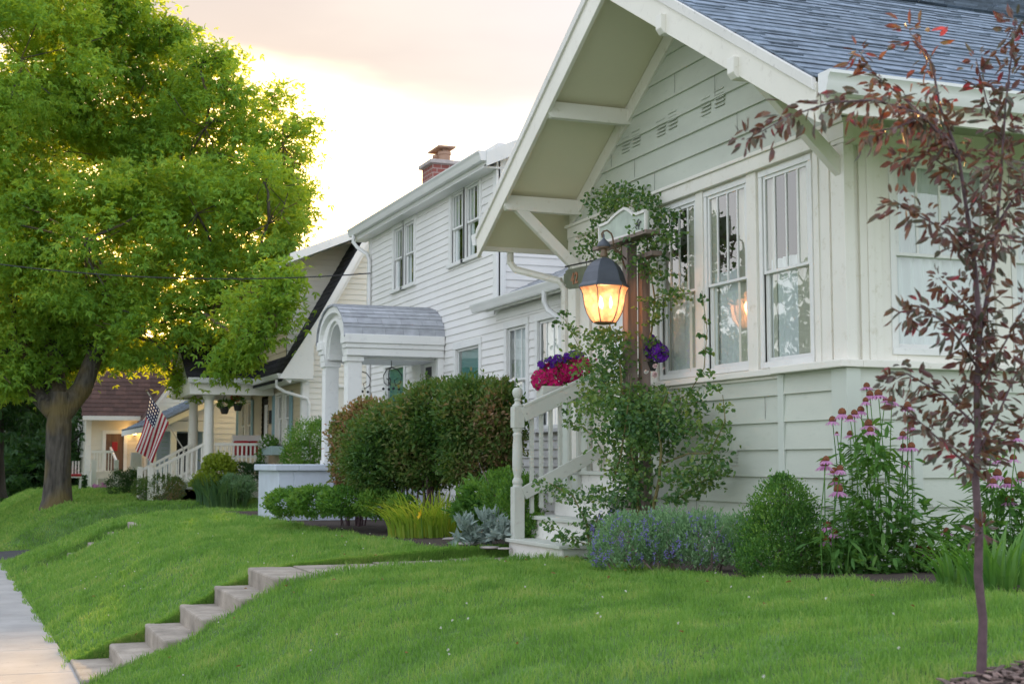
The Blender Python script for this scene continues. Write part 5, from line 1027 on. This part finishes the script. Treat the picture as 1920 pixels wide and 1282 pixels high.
shrub('petunia_pot', 'pink flowers in a low pot under the far landing', 'flower pot', [(187, 915, 43, 13, 8)], LM['pink'], 260, .07, .05, stem=False)
o = MB().box(0, .45, 0, .3, 0, .22); c = atD(262, 938, 31); o.v = [(c[0]+v[0], c[1]+v[1], g1(c[0], c[1])+v[2]*(1-.5*v[0]*2)) for v in o.v]; tag(o.build('garden_stone', M['stone'], base=tuple(c), bevel=.03), 'pale angular rock on the lawn before the dark rounded bush', 'stone')
# ------------------------------------------------------------------ roses, trellis, lantern, signs
def trellis():
    t = thing('trellis_post', 'weathered double wooden post carrying the lantern and signboard', 'post', (5.36, 10.85, .9))
    za = onY(1185, 456, 10.85)[2]; mb = MB().box(5.315, 5.40, 10.81, 10.89, .8, za); mb.build('post', M['wood'], t, bevel=.004)
    MB().box(5.42, 5.50, 10.76, 10.84, .8, za-.18).build('post', M['wood'], t, bevel=.004); MB().box(5.30, 5.315, 10.80, 10.90, 1.9, za-.02).build('board', M['wood'], t, bevel=.002)
    MB().box(5.36, 5.46, 10.45, 10.80, za-.16, za-.12).build('cross_bar', M['wood'], t, bevel=.003)
    return za
ZP = trellis()
def signboard():
    X = 5.31; q = [(1124.7, 424), (1133, 421), (1141.6, 417), (1147, 411), (1155, 403), (1164, 396), (1171.6, 391), (1177, 392.5), (1182, 396), (1188.4, 402), (1196, 401), (1211.9, 395), (1211.9, 432), (1125.6, 456)]
    P = [onX(a, b, X) for a, b in q]; t = thing('signboard', 'arched sage signboard with white rim above the lantern', 'sign', (X, 10.85, P[-1][2]))
    c = sum(P)/len(P); c[2] = (P[-1][2]+P[-3][2])/2
    MB().prism(P, (.03, 0, 0)).build('board', M['signface'], t, bevel=.002)
    mb = MB(); n = len(P)
    for i in range(n):
        a, b = P[i], P[(i+1) % n]; mb.beam(a+np.array((-.004, 0, 0)), b+np.array((-.004, 0, 0)), .024, .022, up=(1, 0, 0))
    mb.build('rim', M['worn'], t)
    a, b = onX(1222, 432, X), onX(1122, 462, X); z = (a[2]+b[2])/2; MB().box(X-.06, X+.08, a[1], b[1], z-.035, z-.002).build('ledge', M['wood'], t, bevel=.003)
    mb = MB(); f = lambda u, v: onX(1060+u*.09375, 380+v*.09375, X-.008)
    for s in ([(1470, 330), (1440, 380), (1410, 440), (1415, 470), (1445, 440), (1450, 400)], [(1450, 400), (1440, 455), (1480, 445)], [(1505, 365), (1475, 420), (1465, 470), (1468, 530)], [(1480, 400), (1510, 380)], [(1405, 480), (1412, 515), (1432, 530)]): mb.tube([f(*p) for p in s], .0042, 5)
    mb.build('emblem', M['wire'], t)
signboard()
def numbersign():
    X = 5.42; q = [(1060, 509), (1064, 505.5), (1104, 497), (1110, 500), (1110, 533), (1105, 537.5), (1066, 542), (1061, 539), (1061, 534), (1057, 531), (1057, 514), (1060, 512)]
    P = [onX(a, b, X) for a, b in q]; t = thing('house_number_sign', 'small dark olive plaque reading 42 hanging left of the lantern', 'sign', (X, P[0][1], P[0][2]))
    mg = paint('olive_plaque', (.10, .115, .065), .6, .2, 12, .2, 60); MB().prism(P, (.018, 0, 0)).build('plaque', mg, t, bevel=.002)
    cu = bpy.data.curves.new('digits', 'FONT'); cu.body = '42'; cu.size = .155; cu.extrude = .003; cu.offset = .003; cu.space_character = 1.15; to = bpy.data.objects.new('digits_tmp', cu); COL.objects.link(to)
    bpy.context.view_layer.update(); me = bpy.data.meshes.new_from_object(to.evaluated_get(bpy.context.evaluated_depsgraph_get())); bpy.data.objects.remove(to); me.name = 'digits'
    p0 = onX(1070.5, 533.5, X-.004); co = np.empty(len(me.vertices)*3, np.float32); me.vertices.foreach_get('co', co); co = co.reshape(-1, 3); out = np.stack([p0[0]-co[:, 2], p0[1]-co[:, 0], p0[2]+co[:, 1]], -1); me.vertices.foreach_set('co', out.astype(np.float32).ravel()); me.materials.clear(); me.materials.append(paint('rust_digit', (.30, .12, .05), .5, .1, 5, 0)); link('digits', me, t)
    a, b = onX(1060, 500, X), onX(1140, 483, X); mb = MB().tube([a, b], .008, 6); 
    for x, y0, y1 in ((1067, 499, 506), (1100, 491.5, 499)): mb.tube([onX(x, y0, X), onX(x, y1, X)], .004, 5)
    mb.build('hanging_bar', M['wire'], t)
numbersign()
def lantern():
    cx, cy = 5.02, 10.68; Z = lambda y: onY(1135, y, cy)[2]; t = thing('hanging_lantern', 'large lit six sided lantern with blue grey bell hood on the wooden post', 'lantern', (cx, cy, Z(605))); r0 = .185; rot = math.radians(48)
    hood = [(.035, Z(484)), (.065, Z(486)), (.108, Z(492)), (.145, Z(501)), (.172, Z(512)), (.188, Z(523)), (.197, Z(530)), (.222, Z(535.5)), (.223, Z(539)), (.205, Z(539))]
    MB().lathe((cx, cy, 0), hood[::-1], 6, rot).build('hood', M['iron'], t, bevel=.003)
    MB().lathe((cx, cy, 0), [(.03, Z(482)), (.035, Z(477)), (.025, Z(472)), (.028, Z(468)), (.05, Z(466)), (.052, Z(463)), (.048, Z(461))], 20).build('neck', M['brass'], t, smooth=True)
    MB().lathe((cx, cy, 0), [(.058, Z(463)), (.06, Z(461)), (.045, Z(455)), (.02, Z(450)), (.008, Z(447)), (.006, Z(440))], 12).build('finial', M['iron'], t, smooth=True)
    gp = [(.098, Z(605)), (.122, Z(598)), (.150, Z(587)), (.167, Z(576)), (.176, Z(565)), (.183, Z(554)), (.195, Z(546)), (.214, Z(539.5))]
    m, nt, N, L, b = nodes('seeded_amber_glass'); tr = N.new('ShaderNodeBsdfTransparent'); tr.inputs[0].default_value = (1, .86, .66, 1); tl = N.new('ShaderNodeBsdfTranslucent'); tl.inputs[0].default_value = (.82, .56, .42, 1); gl = N.new('ShaderNodeBsdfGlossy'); gl.inputs['Roughness'].default_value = .1
    nz = N.new('ShaderNodeTexNoise'); nz.inputs['Scale'].default_value = 18; nz.inputs['Detail'].default_value = 4; tc = N.new('ShaderNodeTexCoord'); L.new(tc.outputs['Object'], nz.inputs[0]); rr = ramp(N, L, nz.outputs[0], [(.35, (.35, .35, .35)), (.7, (.8, .8, .8))]); m1 = N.new('ShaderNodeMixShader'); L.new(rr, m1.inputs[0]); L.new(tr.outputs[0], m1.inputs[1]); L.new(tl.outputs[0], m1.inputs[2]); m2 = N.new('ShaderNodeMixShader'); m2.inputs[0].default_value = .06; L.new(m1.outputs[0], m2.inputs[1]); L.new(gl.outputs[0], m2.inputs[2]); L.new(m2.outputs[0], next(n for n in N if n.type == 'OUTPUT_MATERIAL').inputs[0])
    mb = MB()
    for i in range(len(gp)-1):
        for k in range(6):
            a0, a1 = rot+k*math.pi/3, rot+(k+1)*math.pi/3; q = [(cx+r*math.cos(a), cy+r*math.sin(a), z) for (r, z, a) in ((gp[i][0], gp[i][1], a0), (gp[i][0], gp[i][1], a1), (gp[i+1][0], gp[i+1][1], a1), (gp[i+1][0], gp[i+1][1], a0))]; mb.add(q, [(0, 1, 2, 3)])
    mb.build('glass_panels', m, t, recalc=False)
    for k in range(6):
        a = rot+k*math.pi/3; MB().tube([(cx+(r+.002)*math.cos(a), cy+(r+.002)*math.sin(a), z) for r, z in gp], .0048, 6).build('rib', M['iron'], t, smooth=True)
    MB().lathe((cx, cy, 0), [(.02, Z(609)), (.085, Z(607)), (.095, Z(605)), (.095, Z(603))], 6, rot).build('base_ring', M['brass'], t)
    flame = emis('candle_bulb', (1, .56, .24), 20)
    for k, (dx, dy) in enumerate(((-.045, -.02), (.045, -.035), (0.0, .05))):
        MB().lathe((cx+dx, cy+dy, 0), [(.009, Z(602)), (.009, Z(578))], 8).build('candle_tube', M['curtc'], t, smooth=True)
        bb = MB().lathe((cx+dx, cy+dy, 0), [(.006, Z(578)), (.0135, Z(572)), (.012, Z(566)), (.004, Z(558)), (.001, Z(555))], 10).build('bulb', flame, t, smooth=True)
    l = bpy.data.lights.new('lantern_light', 'POINT'); l.energy = 2.8; l.color = (1, .45, .2); l.shadow_soft_size = .05; o = bpy.data.objects.new('lantern_light', l); COL.objects.link(o); o.parent = t; o.location = (0, 0, Z(562)-Z(605))
    # scroll bracket
    p = lambda x, y, dx=0, dy=0: onY(x, y, 10.70+dy)
    mb = MB(); mb.tube([p(1130, 446), p(1128, 438), p(1131, 434), p(1138, 432), p(1146, 438), p(1149, 446), p(1150, 455), p(1151, 462), p(1156, 469), (5.30, 10.83, Z(478))], .008, 7)
    mb.tube([p(1158+7*math.cos(a), 466+7*math.sin(a)) for a in np.linspace(0, 6.6, 18)], .006, 6); mb.tube([p(1158+3.5*math.cos(a), 466+3.5*math.sin(a)) for a in np.linspace(0, 6.3, 12)], .005, 6); mb.tube([p(1131, 434), p(1132, 450)], .005, 6); mb.tube([p(1162, 474), (5.29, 10.83, Z(492)), (5.31, 10.84, Z(500))], .008, 6)
    mb.build('scroll_bracket', M['brass'], t, smooth=True)
lantern()
def roses():
    t = thing('climbing_rose', 'climbing rose sprawling over the post, stairs and siding', 'climbing plant', (5.25, 10.8, .9)); lv = Leaves()
    B = [(1150, 372, 28, 5.55), (1185, 372, 26, 5.55), (1215, 388, 26, 5.55), (1240, 412, 22, 5.5), (1130, 382, 18, 5.55), (1112, 452, 18, 5.5), (1105, 470, 14, 5.4), (1128, 418, 14, 5.52), (1225, 455, 26, 5.45), (1248, 445, 16, 5.45), (1213, 495, 22, 5.4), (1238, 520, 13, 5.45), (1170, 470, 14, 5.4), (1160, 480, 12, 5.3), (1228, 570, 15, 5.45), (1258, 553, 13, 5.45), (1268, 547, 8, 5.45), (1222, 605, 9, 5.45), (1235, 590, 8, 5.45), (1222, 640, 8, 5.45),
     (1150, 645, 32, 5.15), (1118, 632, 18, 5.2), (1152, 690, 28, 5.2), (1120, 690, 22, 5.25), (1128, 738, 40, 5.2), (1168, 755, 36, 5.2), (1100, 765, 20, 5.2), (1208, 785, 40, 5.25), (1150, 815, 32, 5.15), (1165, 865, 26, 5.15), (1232, 835, 30, 5.3), (1262, 795, 30, 5.35), (1178, 915, 30, 5.1), (1150, 935, 24, 5.05), (1195, 890, 24, 5.2), (1240, 760, 28, 5.35), (1160, 780, 30, 5.1), (1215, 740, 22, 5.4), (1205, 810, 36, 5.2),
     (1292, 762, 22, 5.4), (1310, 805, 22, 5.4), (1332, 848, 20, 5.4), (1308, 880, 20, 5.35), (1288, 920, 20, 5.3), (1268, 890, 18, 5.3), (1345, 880, 16, 5.4), (1322, 905, 16, 5.4), (1265, 935, 12, 5.2), (1318, 700, 9, 5.4), (1300, 735, 10, 5.4), (1340, 725, 7, 5.4), (1360, 765, 8, 5.42), (1352, 795, 10, 5.42), (1325, 660, 6, 5.42), (1322, 600, 5, 5.42), (1318, 560, 4, 5.42), (1362, 820, 7, 5.42), (1318, 630, 4, 5.4),
     (1040, 912, 15, 4.9), (1068, 935, 14, 4.9), (1100, 925, 14, 4.95), (1058, 1005, 12, 4.85), (1085, 1012, 14, 4.85), (1030, 985, 10, 4.85), (1112, 985, 18, 4.95), (1125, 1010, 12, 4.9), (1010, 905, 6, 4.9), (1135, 975, 14, 5), (1095, 958, 9, 4.9),
     (1068, 792, 8, 5.1), (1080, 800, 8, 5.15), (1060, 770, 5, 5.1), (1085, 655, 12, 5.1), (1070, 612, 8, 5.1), (1060, 590, 7, 5.1), (1045, 605, 5, 5.1), (1090, 685, 8, 5.1), (1115, 815, 8, 5.1), (1078, 625, 6, 5.1)]
    for (x, y, r, X) in B:
        n = int(r*r*.31)+9; Xs = X+RN.normal(size=n)*min(.10, r*.004); ang = RN.uniform(0, 6.283, n); q = r*np.sqrt(RN.random(n))*1.05
        C = onX(x, y, X); s = C[1]/1.0; d = (C-CAMP)@FW; P = C+np.stack([RN.normal(size=n)*min(.11, r*.005), -np.cos(ang)*q*d/FPX*1.15, np.sin(ang)*q*d/FPX], -1)
        lv.add(P, rdir(n)+np.array((-.3, -.2, -.1)), rdir(n)+np.array((-.5, -.4, .5)), RN.uniform(.030, .052, n), RN.uniform(.022, .036, n), T_oval(.12))
    lv.build('foliage', LM['rose'], t)
    cn = lambda pts, X, r0=.008: mb.tube([onX(a, b, X+(c_ if len(q3) else 0)) for (a, b), c_, q3 in zip(pts, [0]*len(pts), [0]*len(pts)) if True] if False else [onX(a, b, X) for a, b in pts], list(np.linspace(r0, r0*.35, len(pts))), 6)
    mb = MB()
    for pts, X, r0 in [([(1198, 970), (1190, 880), (1170, 760), (1160, 660), (1140, 600)], 5.2, .014), ([(1220, 975), (1236, 900), (1240, 840), (1232, 790), (1250, 740)], 5.25, .016), ([(1240, 870), (1290, 850), (1330, 850), (1360, 790), (1355, 740)], 5.35, .008), ([(1240, 760), (1290, 740), (1320, 690), (1326, 620), (1316, 545)], 5.4, .006), ([(1105, 1030), (1100, 980), (1075, 930), (1030, 905)], 4.9, .010), ([(1105, 1025), (1115, 985), (1125, 960)], 4.92, .009), ([(1150, 880), (1120, 830), (1095, 800), (1065, 790)], 5.1, .005), ([(1100, 700), (1085, 650), (1060, 600), (1035, 580)], 5.1, .004),
      ([(1190, 960), (1200, 880), (1210, 780), (1205, 690), (1222, 620), (1228, 560), (1215, 480), (1210, 400), (1150, 370)], 5.47, .012), ([(1228, 560), (1260, 550), (1290, 540)], 5.45, .004), ([(1130, 600), (1115, 540), (1112, 460), (1140, 400)], 5.4, .006), ([(1100, 1020), (1070, 1010), (1030, 985)], 4.86, .006), ([(1262, 940), (1300, 915), (1350, 880)], 5.35, .007), ([(1150, 900), (1165, 850), (1175, 780), (1185, 700)], 5.1, .009)]: mb.tube([onX(a, b, X) for a, b in pts], list(np.linspace(r0, r0*.35, len(pts))), 6)
    mb.build('cane', bark('rose_cane', (.12, .14, .04), (.26, .20, .08), 12), t, smooth=True)
    for (x, y, s, X, m) in [(1229, 702, 1.3, 5.3, 'blush'), (1229, 686, 1, 5.3, 'blush'), (1212, 697, .9, 5.3, 'white'), (1118, 675, .7, 5.15, 'magenta'), (1104, 625, .4, 5.15, 'magenta'), (1124, 733, .6, 5.1, 'blush'), (1245, 690, .5, 5.3, 'blush'), (1168, 620, .4, 5.1, 'blush')]:
        c = onX(x, y, X-.03); n = 16; f = Leaves(); d = rdir(n)+np.array((-.8, -.3, .2)); f.add(np.repeat([c], n, 0), d, rdir(n), .026*s, .026*s, T_oval(.35)); f.build('rose_bloom', LM[m], t)
roses()
def petunias(name, lab, lobes, box=None, extra=None):
    c0 = lobes[0][0]; t = thing(name, lab, 'flower box', tuple(c0)); fol = Leaves(); F3 = {}
    for c, r, n, m in lobes:
        c = np.array(c); r = np.array(r); P, d = blob(c, r*.92, n, .6); fol.add(P, d+rdir(n)*.6, rdir(n), .035, .02, T_oval(.1))
        k = int(n*.40); P, d = blob(c, r, k, .93); keep = (d@(-FW)) > -.35; P, d = P[keep], d[keep]; L = F3.setdefault(m, Leaves())
        for j in range(len(P)):
            u = nrm(d[j]+RN.normal(size=3)*.3-FW*.5); a = np.cross(u, (0, 0, 1.)); a = a/(np.linalg.norm(a)+1e-6); b = np.cross(u, a); th = np.arange(5)*1.2566+RN.random(); ax = np.cos(th)[:, None]*a+np.sin(th)[:, None]*b+u*.35; L.add(np.repeat([P[j]], 5, 0), ax, np.repeat([u], 5, 0), .030, .030, T_oval(.15))
    fol.build('foliage', LM['green'], t)
    for m, L in F3.items(): L.build(m+'_blooms', LM[m], t)
    if box: MB().box(*box).build('planter', M['greypaint'], t, bevel=.006)
yb = 12.42
a, b = onY(1015, 720, yb), onY(1095, 690, yb); pts = []
for (x, y, rx, ry, m) in [(1018, 712, 20, 20, 'magenta'), (1040, 702, 26, 24, 'magenta'), (1066, 694, 26, 24, 'magenta'), (1086, 688, 20, 20, 'magenta'), (1028, 684, 18, 10, 'purple'), (1045, 676, 16, 8, 'purple'), (1075, 668, 18, 8, 'purple'), (1030, 722, 16, 12, 'magenta')]:
    c = onY(x, y, yb+.02); d = 13.4; pts.append((c, (rx*d/FPX, .09, ry*d/FPX), int(rx*ry*.65), m))
petunias('petunia_box', 'magenta and purple petunias spilling from the planter on the stair handrail', pts, (a[0]-.02, b[0]+.05, 12.34, 12.5, a[2]-.16, a[2]-.02))
pts = []
for (x, y, r) in [(1225, 655, 17), (1218, 640, 10), (1238, 662, 13), (1215, 668, 10)]: c = onX(x, y, 5.52); pts.append((c, (r*12/FPX,)*3, int(r*r*1.0), 'purple'))
petunias('petunia_basket', 'deep purple petunias in a small basket right of the wooden post', pts, None)
c = onX(1222, 676, 5.52); o = MB().lathe((c[0], c[1], c[2]-.06), [(.03, -.03), (.06, .05)], 12).build('basket', M['pot'], bpy.data.objects['petunia_basket'], smooth=True)
# meter box lamp on the siding
c = onX(1237, 757, 5.66); t = thing('path_light', 'small blue grey light half hidden in the roses on the siding', 'lamp', tuple(c)); MB().lathe((c[0]-.02, c[1], c[2]), [(.05, -.08), (.055, .0), (.03, .06), (.005, .09)], 8).build('lamp_shade', M['iron'], t)
# ------------------------------------------------------------------ flag, baskets, porch things
def flag():
    Y = 30.5; P0, P1 = onY(281, 741, Y), onY(317, 792, Y); E0, E1 = onY(256, 842, Y), onY(291, 868, Y); base = onY(348, 848, 30.85)
    t = thing('flag', 'United States flag hanging from a pole angled off the porch column', 'flag', tuple(base)); d = nrm(P0-P1)
    MB().tube([base, P0+d*.10], .014, 8).build('pole', M['pole'], t, smooth=True); MB().sph(tuple(P0+d*.12), .03, 8, 6).build('finial', M['brass'], t, smooth=True)
    nu, nv = 60, 26; V = []; UV = []; F = []
    for j in range(nv+1):
        v = j/nv
        for i in range(nu+1):
            u = i/nu; h = P0*(1-v)+P1*v; e = E0*(1-v)+E1*v; p = h*(1-u)+e*u; w = math.sin(v*9+u*2.5)*.05*u+math.sin(v*17+u*3)*.02*u; bend = math.sin(u*math.pi)*.05
            V.append(p+np.array((w*.6+bend*(.5-v)-.04*u*u, w*1.3, 0))); UV.append((u, v))
    for j in range(nv):
        for i in range(nu): k = j*(nu+1)+i; F.append((k, k+1, k+nu+2, k+nu+1))
    m, nt, N, L, b = nodes('flag_cloth'); uv = N.new('ShaderNodeUVMap'); sx = N.new('ShaderNodeSeparateXYZ'); L.new(uv.outputs[0], sx.inputs[0])
    def mt(op, a, b_): 
        n = N.new('ShaderNodeMath'); n.operation = op
        for i, q in ((0, a), (1, b_)):
            if isinstance(q, (int, float)): n.inputs[i].default_value = q
            else: L.new(q, n.inputs[i])
        return n.outputs[0]
    st = mt('LESS_THAN', mt('FRACT', mt('MULTIPLY', sx.outputs[1], 6.5), 0), .5); stripes = mix2(N, L, st, (.75, .72, .70), (.38, .02, .04))
    can = mt('MULTIPLY', mt('LESS_THAN', sx.outputs[0], .40), mt('LESS_THAN', sx.outputs[1], 7/13)); fu = mt('SUBTRACT', mt('FRACT', mt('MULTIPLY', sx.outputs[0], 6/.40), 0), .5); fv = mt('SUBTRACT', mt('FRACT', mt('MULTIPLY', sx.outputs[1], 5*13/7), 0), .5)
    dd = mt('ADD', mt('MULTIPLY', fu, fu), mt('MULTIPLY', fv, fv)); star = mt('LESS_THAN', dd, .075); cc = mix2(N, L, star, (.012, .018, .07), (.7, .7, .72)); col = mix2(N, L, can, stripes, cc); L.new(col, b.inputs['Base Color']); b.inputs['Roughness'].default_value = .8
    tr = N.new('ShaderNodeBsdfTranslucent'); L.new(col, tr.inputs[0]); mx = N.new('ShaderNodeMixShader'); mx.inputs[0].default_value = .35; L.new(b.outputs[0], mx.inputs[1]); L.new(tr.outputs[0], mx.inputs[2]); L.new(mx.outputs[0], next(n for n in N if n.type == 'OUTPUT_MATERIAL').inputs[0])
    link('cloth', raw('cloth', V, F, m, True, UV), t)
flag()
def basket(px, py, lab, red):
    c = onY(px, py, 31.1); t = thing('hanging_basket', lab, 'hanging basket', tuple(c), 'hanging baskets on the columned porch'); MB().lathe(tuple(c), [(.07, -.12), (.12, .05)], 12).build('pot', M['pot'], t, smooth=True)
    mb = MB()
    for a in (0, 2.1, 4.2): mb.tube([(c[0]+.11*math.cos(a), c[1]+.11*math.sin(a), c[2]+.05), (c[0], c[1], c[2]+.33)], .004, 4)
    mb.build('hanger', M['wire'], t); lv = Leaves(); P, d = blob(c+np.array((0, 0, .1)), (.17, .17, .10), 350, .3); lv.add(P, d+rdir(350)*.5, rdir(350), .05, .03, T_oval()); lv.build('foliage', LM['green'], t)
    if red: lv = Leaves(); P, d = blob(c+np.array((-.05, -.03, .17)), (.10, .08, .06), 60, .5); lv.add(P, d+rdir(60)*.5, rdir(60), .05, .045, T_oval()); lv.build('red_blooms', LM['redp'], t)
basket(421, 766, 'left hanging basket of plain green leaves under the porch beam', False); basket(446, 760, 'right hanging basket with red blooms under the porch beam', True)
def windowbox():
    c = np.array((6.16, 30.0, 1.95)); t = thing('window_box', 'pale teal window box with white flowers under the shuttered window', 'flower box', tuple(c)); MB().box(6.02, 6.30, 29.5, 30.6, 1.84, 2.03).build('box', M['boxblue'], t, bevel=.01)
    lv = Leaves(); n = 700; P, d = blob((6.1, 30.15, 2.12), (.18, .55, .16), n, .2); P2, d2 = blob((6.0, 30.6, 1.85), (.1, .2, .35), 260, .2); P = np.concatenate([P, P2]); lv.add(P, rdir(len(P)), rdir(len(P)), .06, .035, T_oval()); lv.build('foliage', LM['green'], t)
    lv = Leaves(); P, d = blob((6.05, 30.25, 2.12), (.16, .5, .15), 150, .7); lv.add(P, rdir(150), rdir(150), .05, .05, T_oval()); lv.build('white_blooms', LM['white'], t)
windowbox()
def bench():
    c = (5.95, 31.9, 1.4); t = thing('porch_bench', 'white porch bench with red cushions behind the railing', 'bench', c); MB().box(5.6, 6.25, 31.45, 31.9, 1.78, 1.84).build('seat', M['white'], t); MB().box(5.6, 6.25, 31.86, 31.9, 1.84, 2.3).build('backrest', M['white'], t)
    for x in (5.62, 6.21): MB().box(x-.02, x+.02, 31.47, 31.9, 1.4, 1.78).build('leg', M['white'], t)
    for x in (5.62, 5.94): MB().box(x, x+.29, 31.46, 31.84, 1.84, 2.17).build('cushion', M['red'], t, bevel=.03)
bench()
def gardenseat():
    c = atD(134, 915, 43); g = .82; x, y = c[0], c[1]; t = thing('garden_chair', 'pale garden seat with a red cushion beside the maple trunk', 'chair', (x, y, g))
    MB().box(x-.28, x+.28, y-.25, y+.25, g+.38, g+.42).build('seat', M['white'], t); MB().box(x-.27, x+.27, y-.24, y+.2, g+.42, g+.50).build('cushion', M['red'], t, bevel=.02)
    for i in range(6): MB().box(x-.26+i*.09, x-.21+i*.09, y+.22, y+.25, g+.4, g+.9).build('back_slat', M['white'], t)
    for a in (-.25, .25):
        for b in (-.22, .22): MB().box(x+a-.02, x+a+.02, y+b-.02, y+b+.02, g-.02, g+.38).build('leg', M['white'], t)
gardenseat()
def wire():
    a = np.array((6.44, 23.25, 4.97)); b = np.array((-3.0, 27.5, 5.9)); P = [a*(1-u)+b*u-np.array((0, 0, 4*.42*u*(1-u))) for u in np.linspace(0, 1, 28)]
    o = MB().tube(P, .011, 5).build('overhead_wire', M['wire'], base=tuple(a)); tag(o, 'black service cable sagging from the white house corner across the maple', 'cable')
    p = thing('utility_pole', 'wooden utility pole at the kerb holding the service cable', 'pole', (-3.0, 27.5, -.05)); MB().lathe((-3.0, 27.5, -.1), [(.14, 0), (.10, 8)], 12).build('pole_shaft', M['wood'], p, smooth=True); MB().box(-3.8, -2.2, 27.35, 27.45, 7.2, 7.3).build('cross_arm', M['wood'], p)
wire()
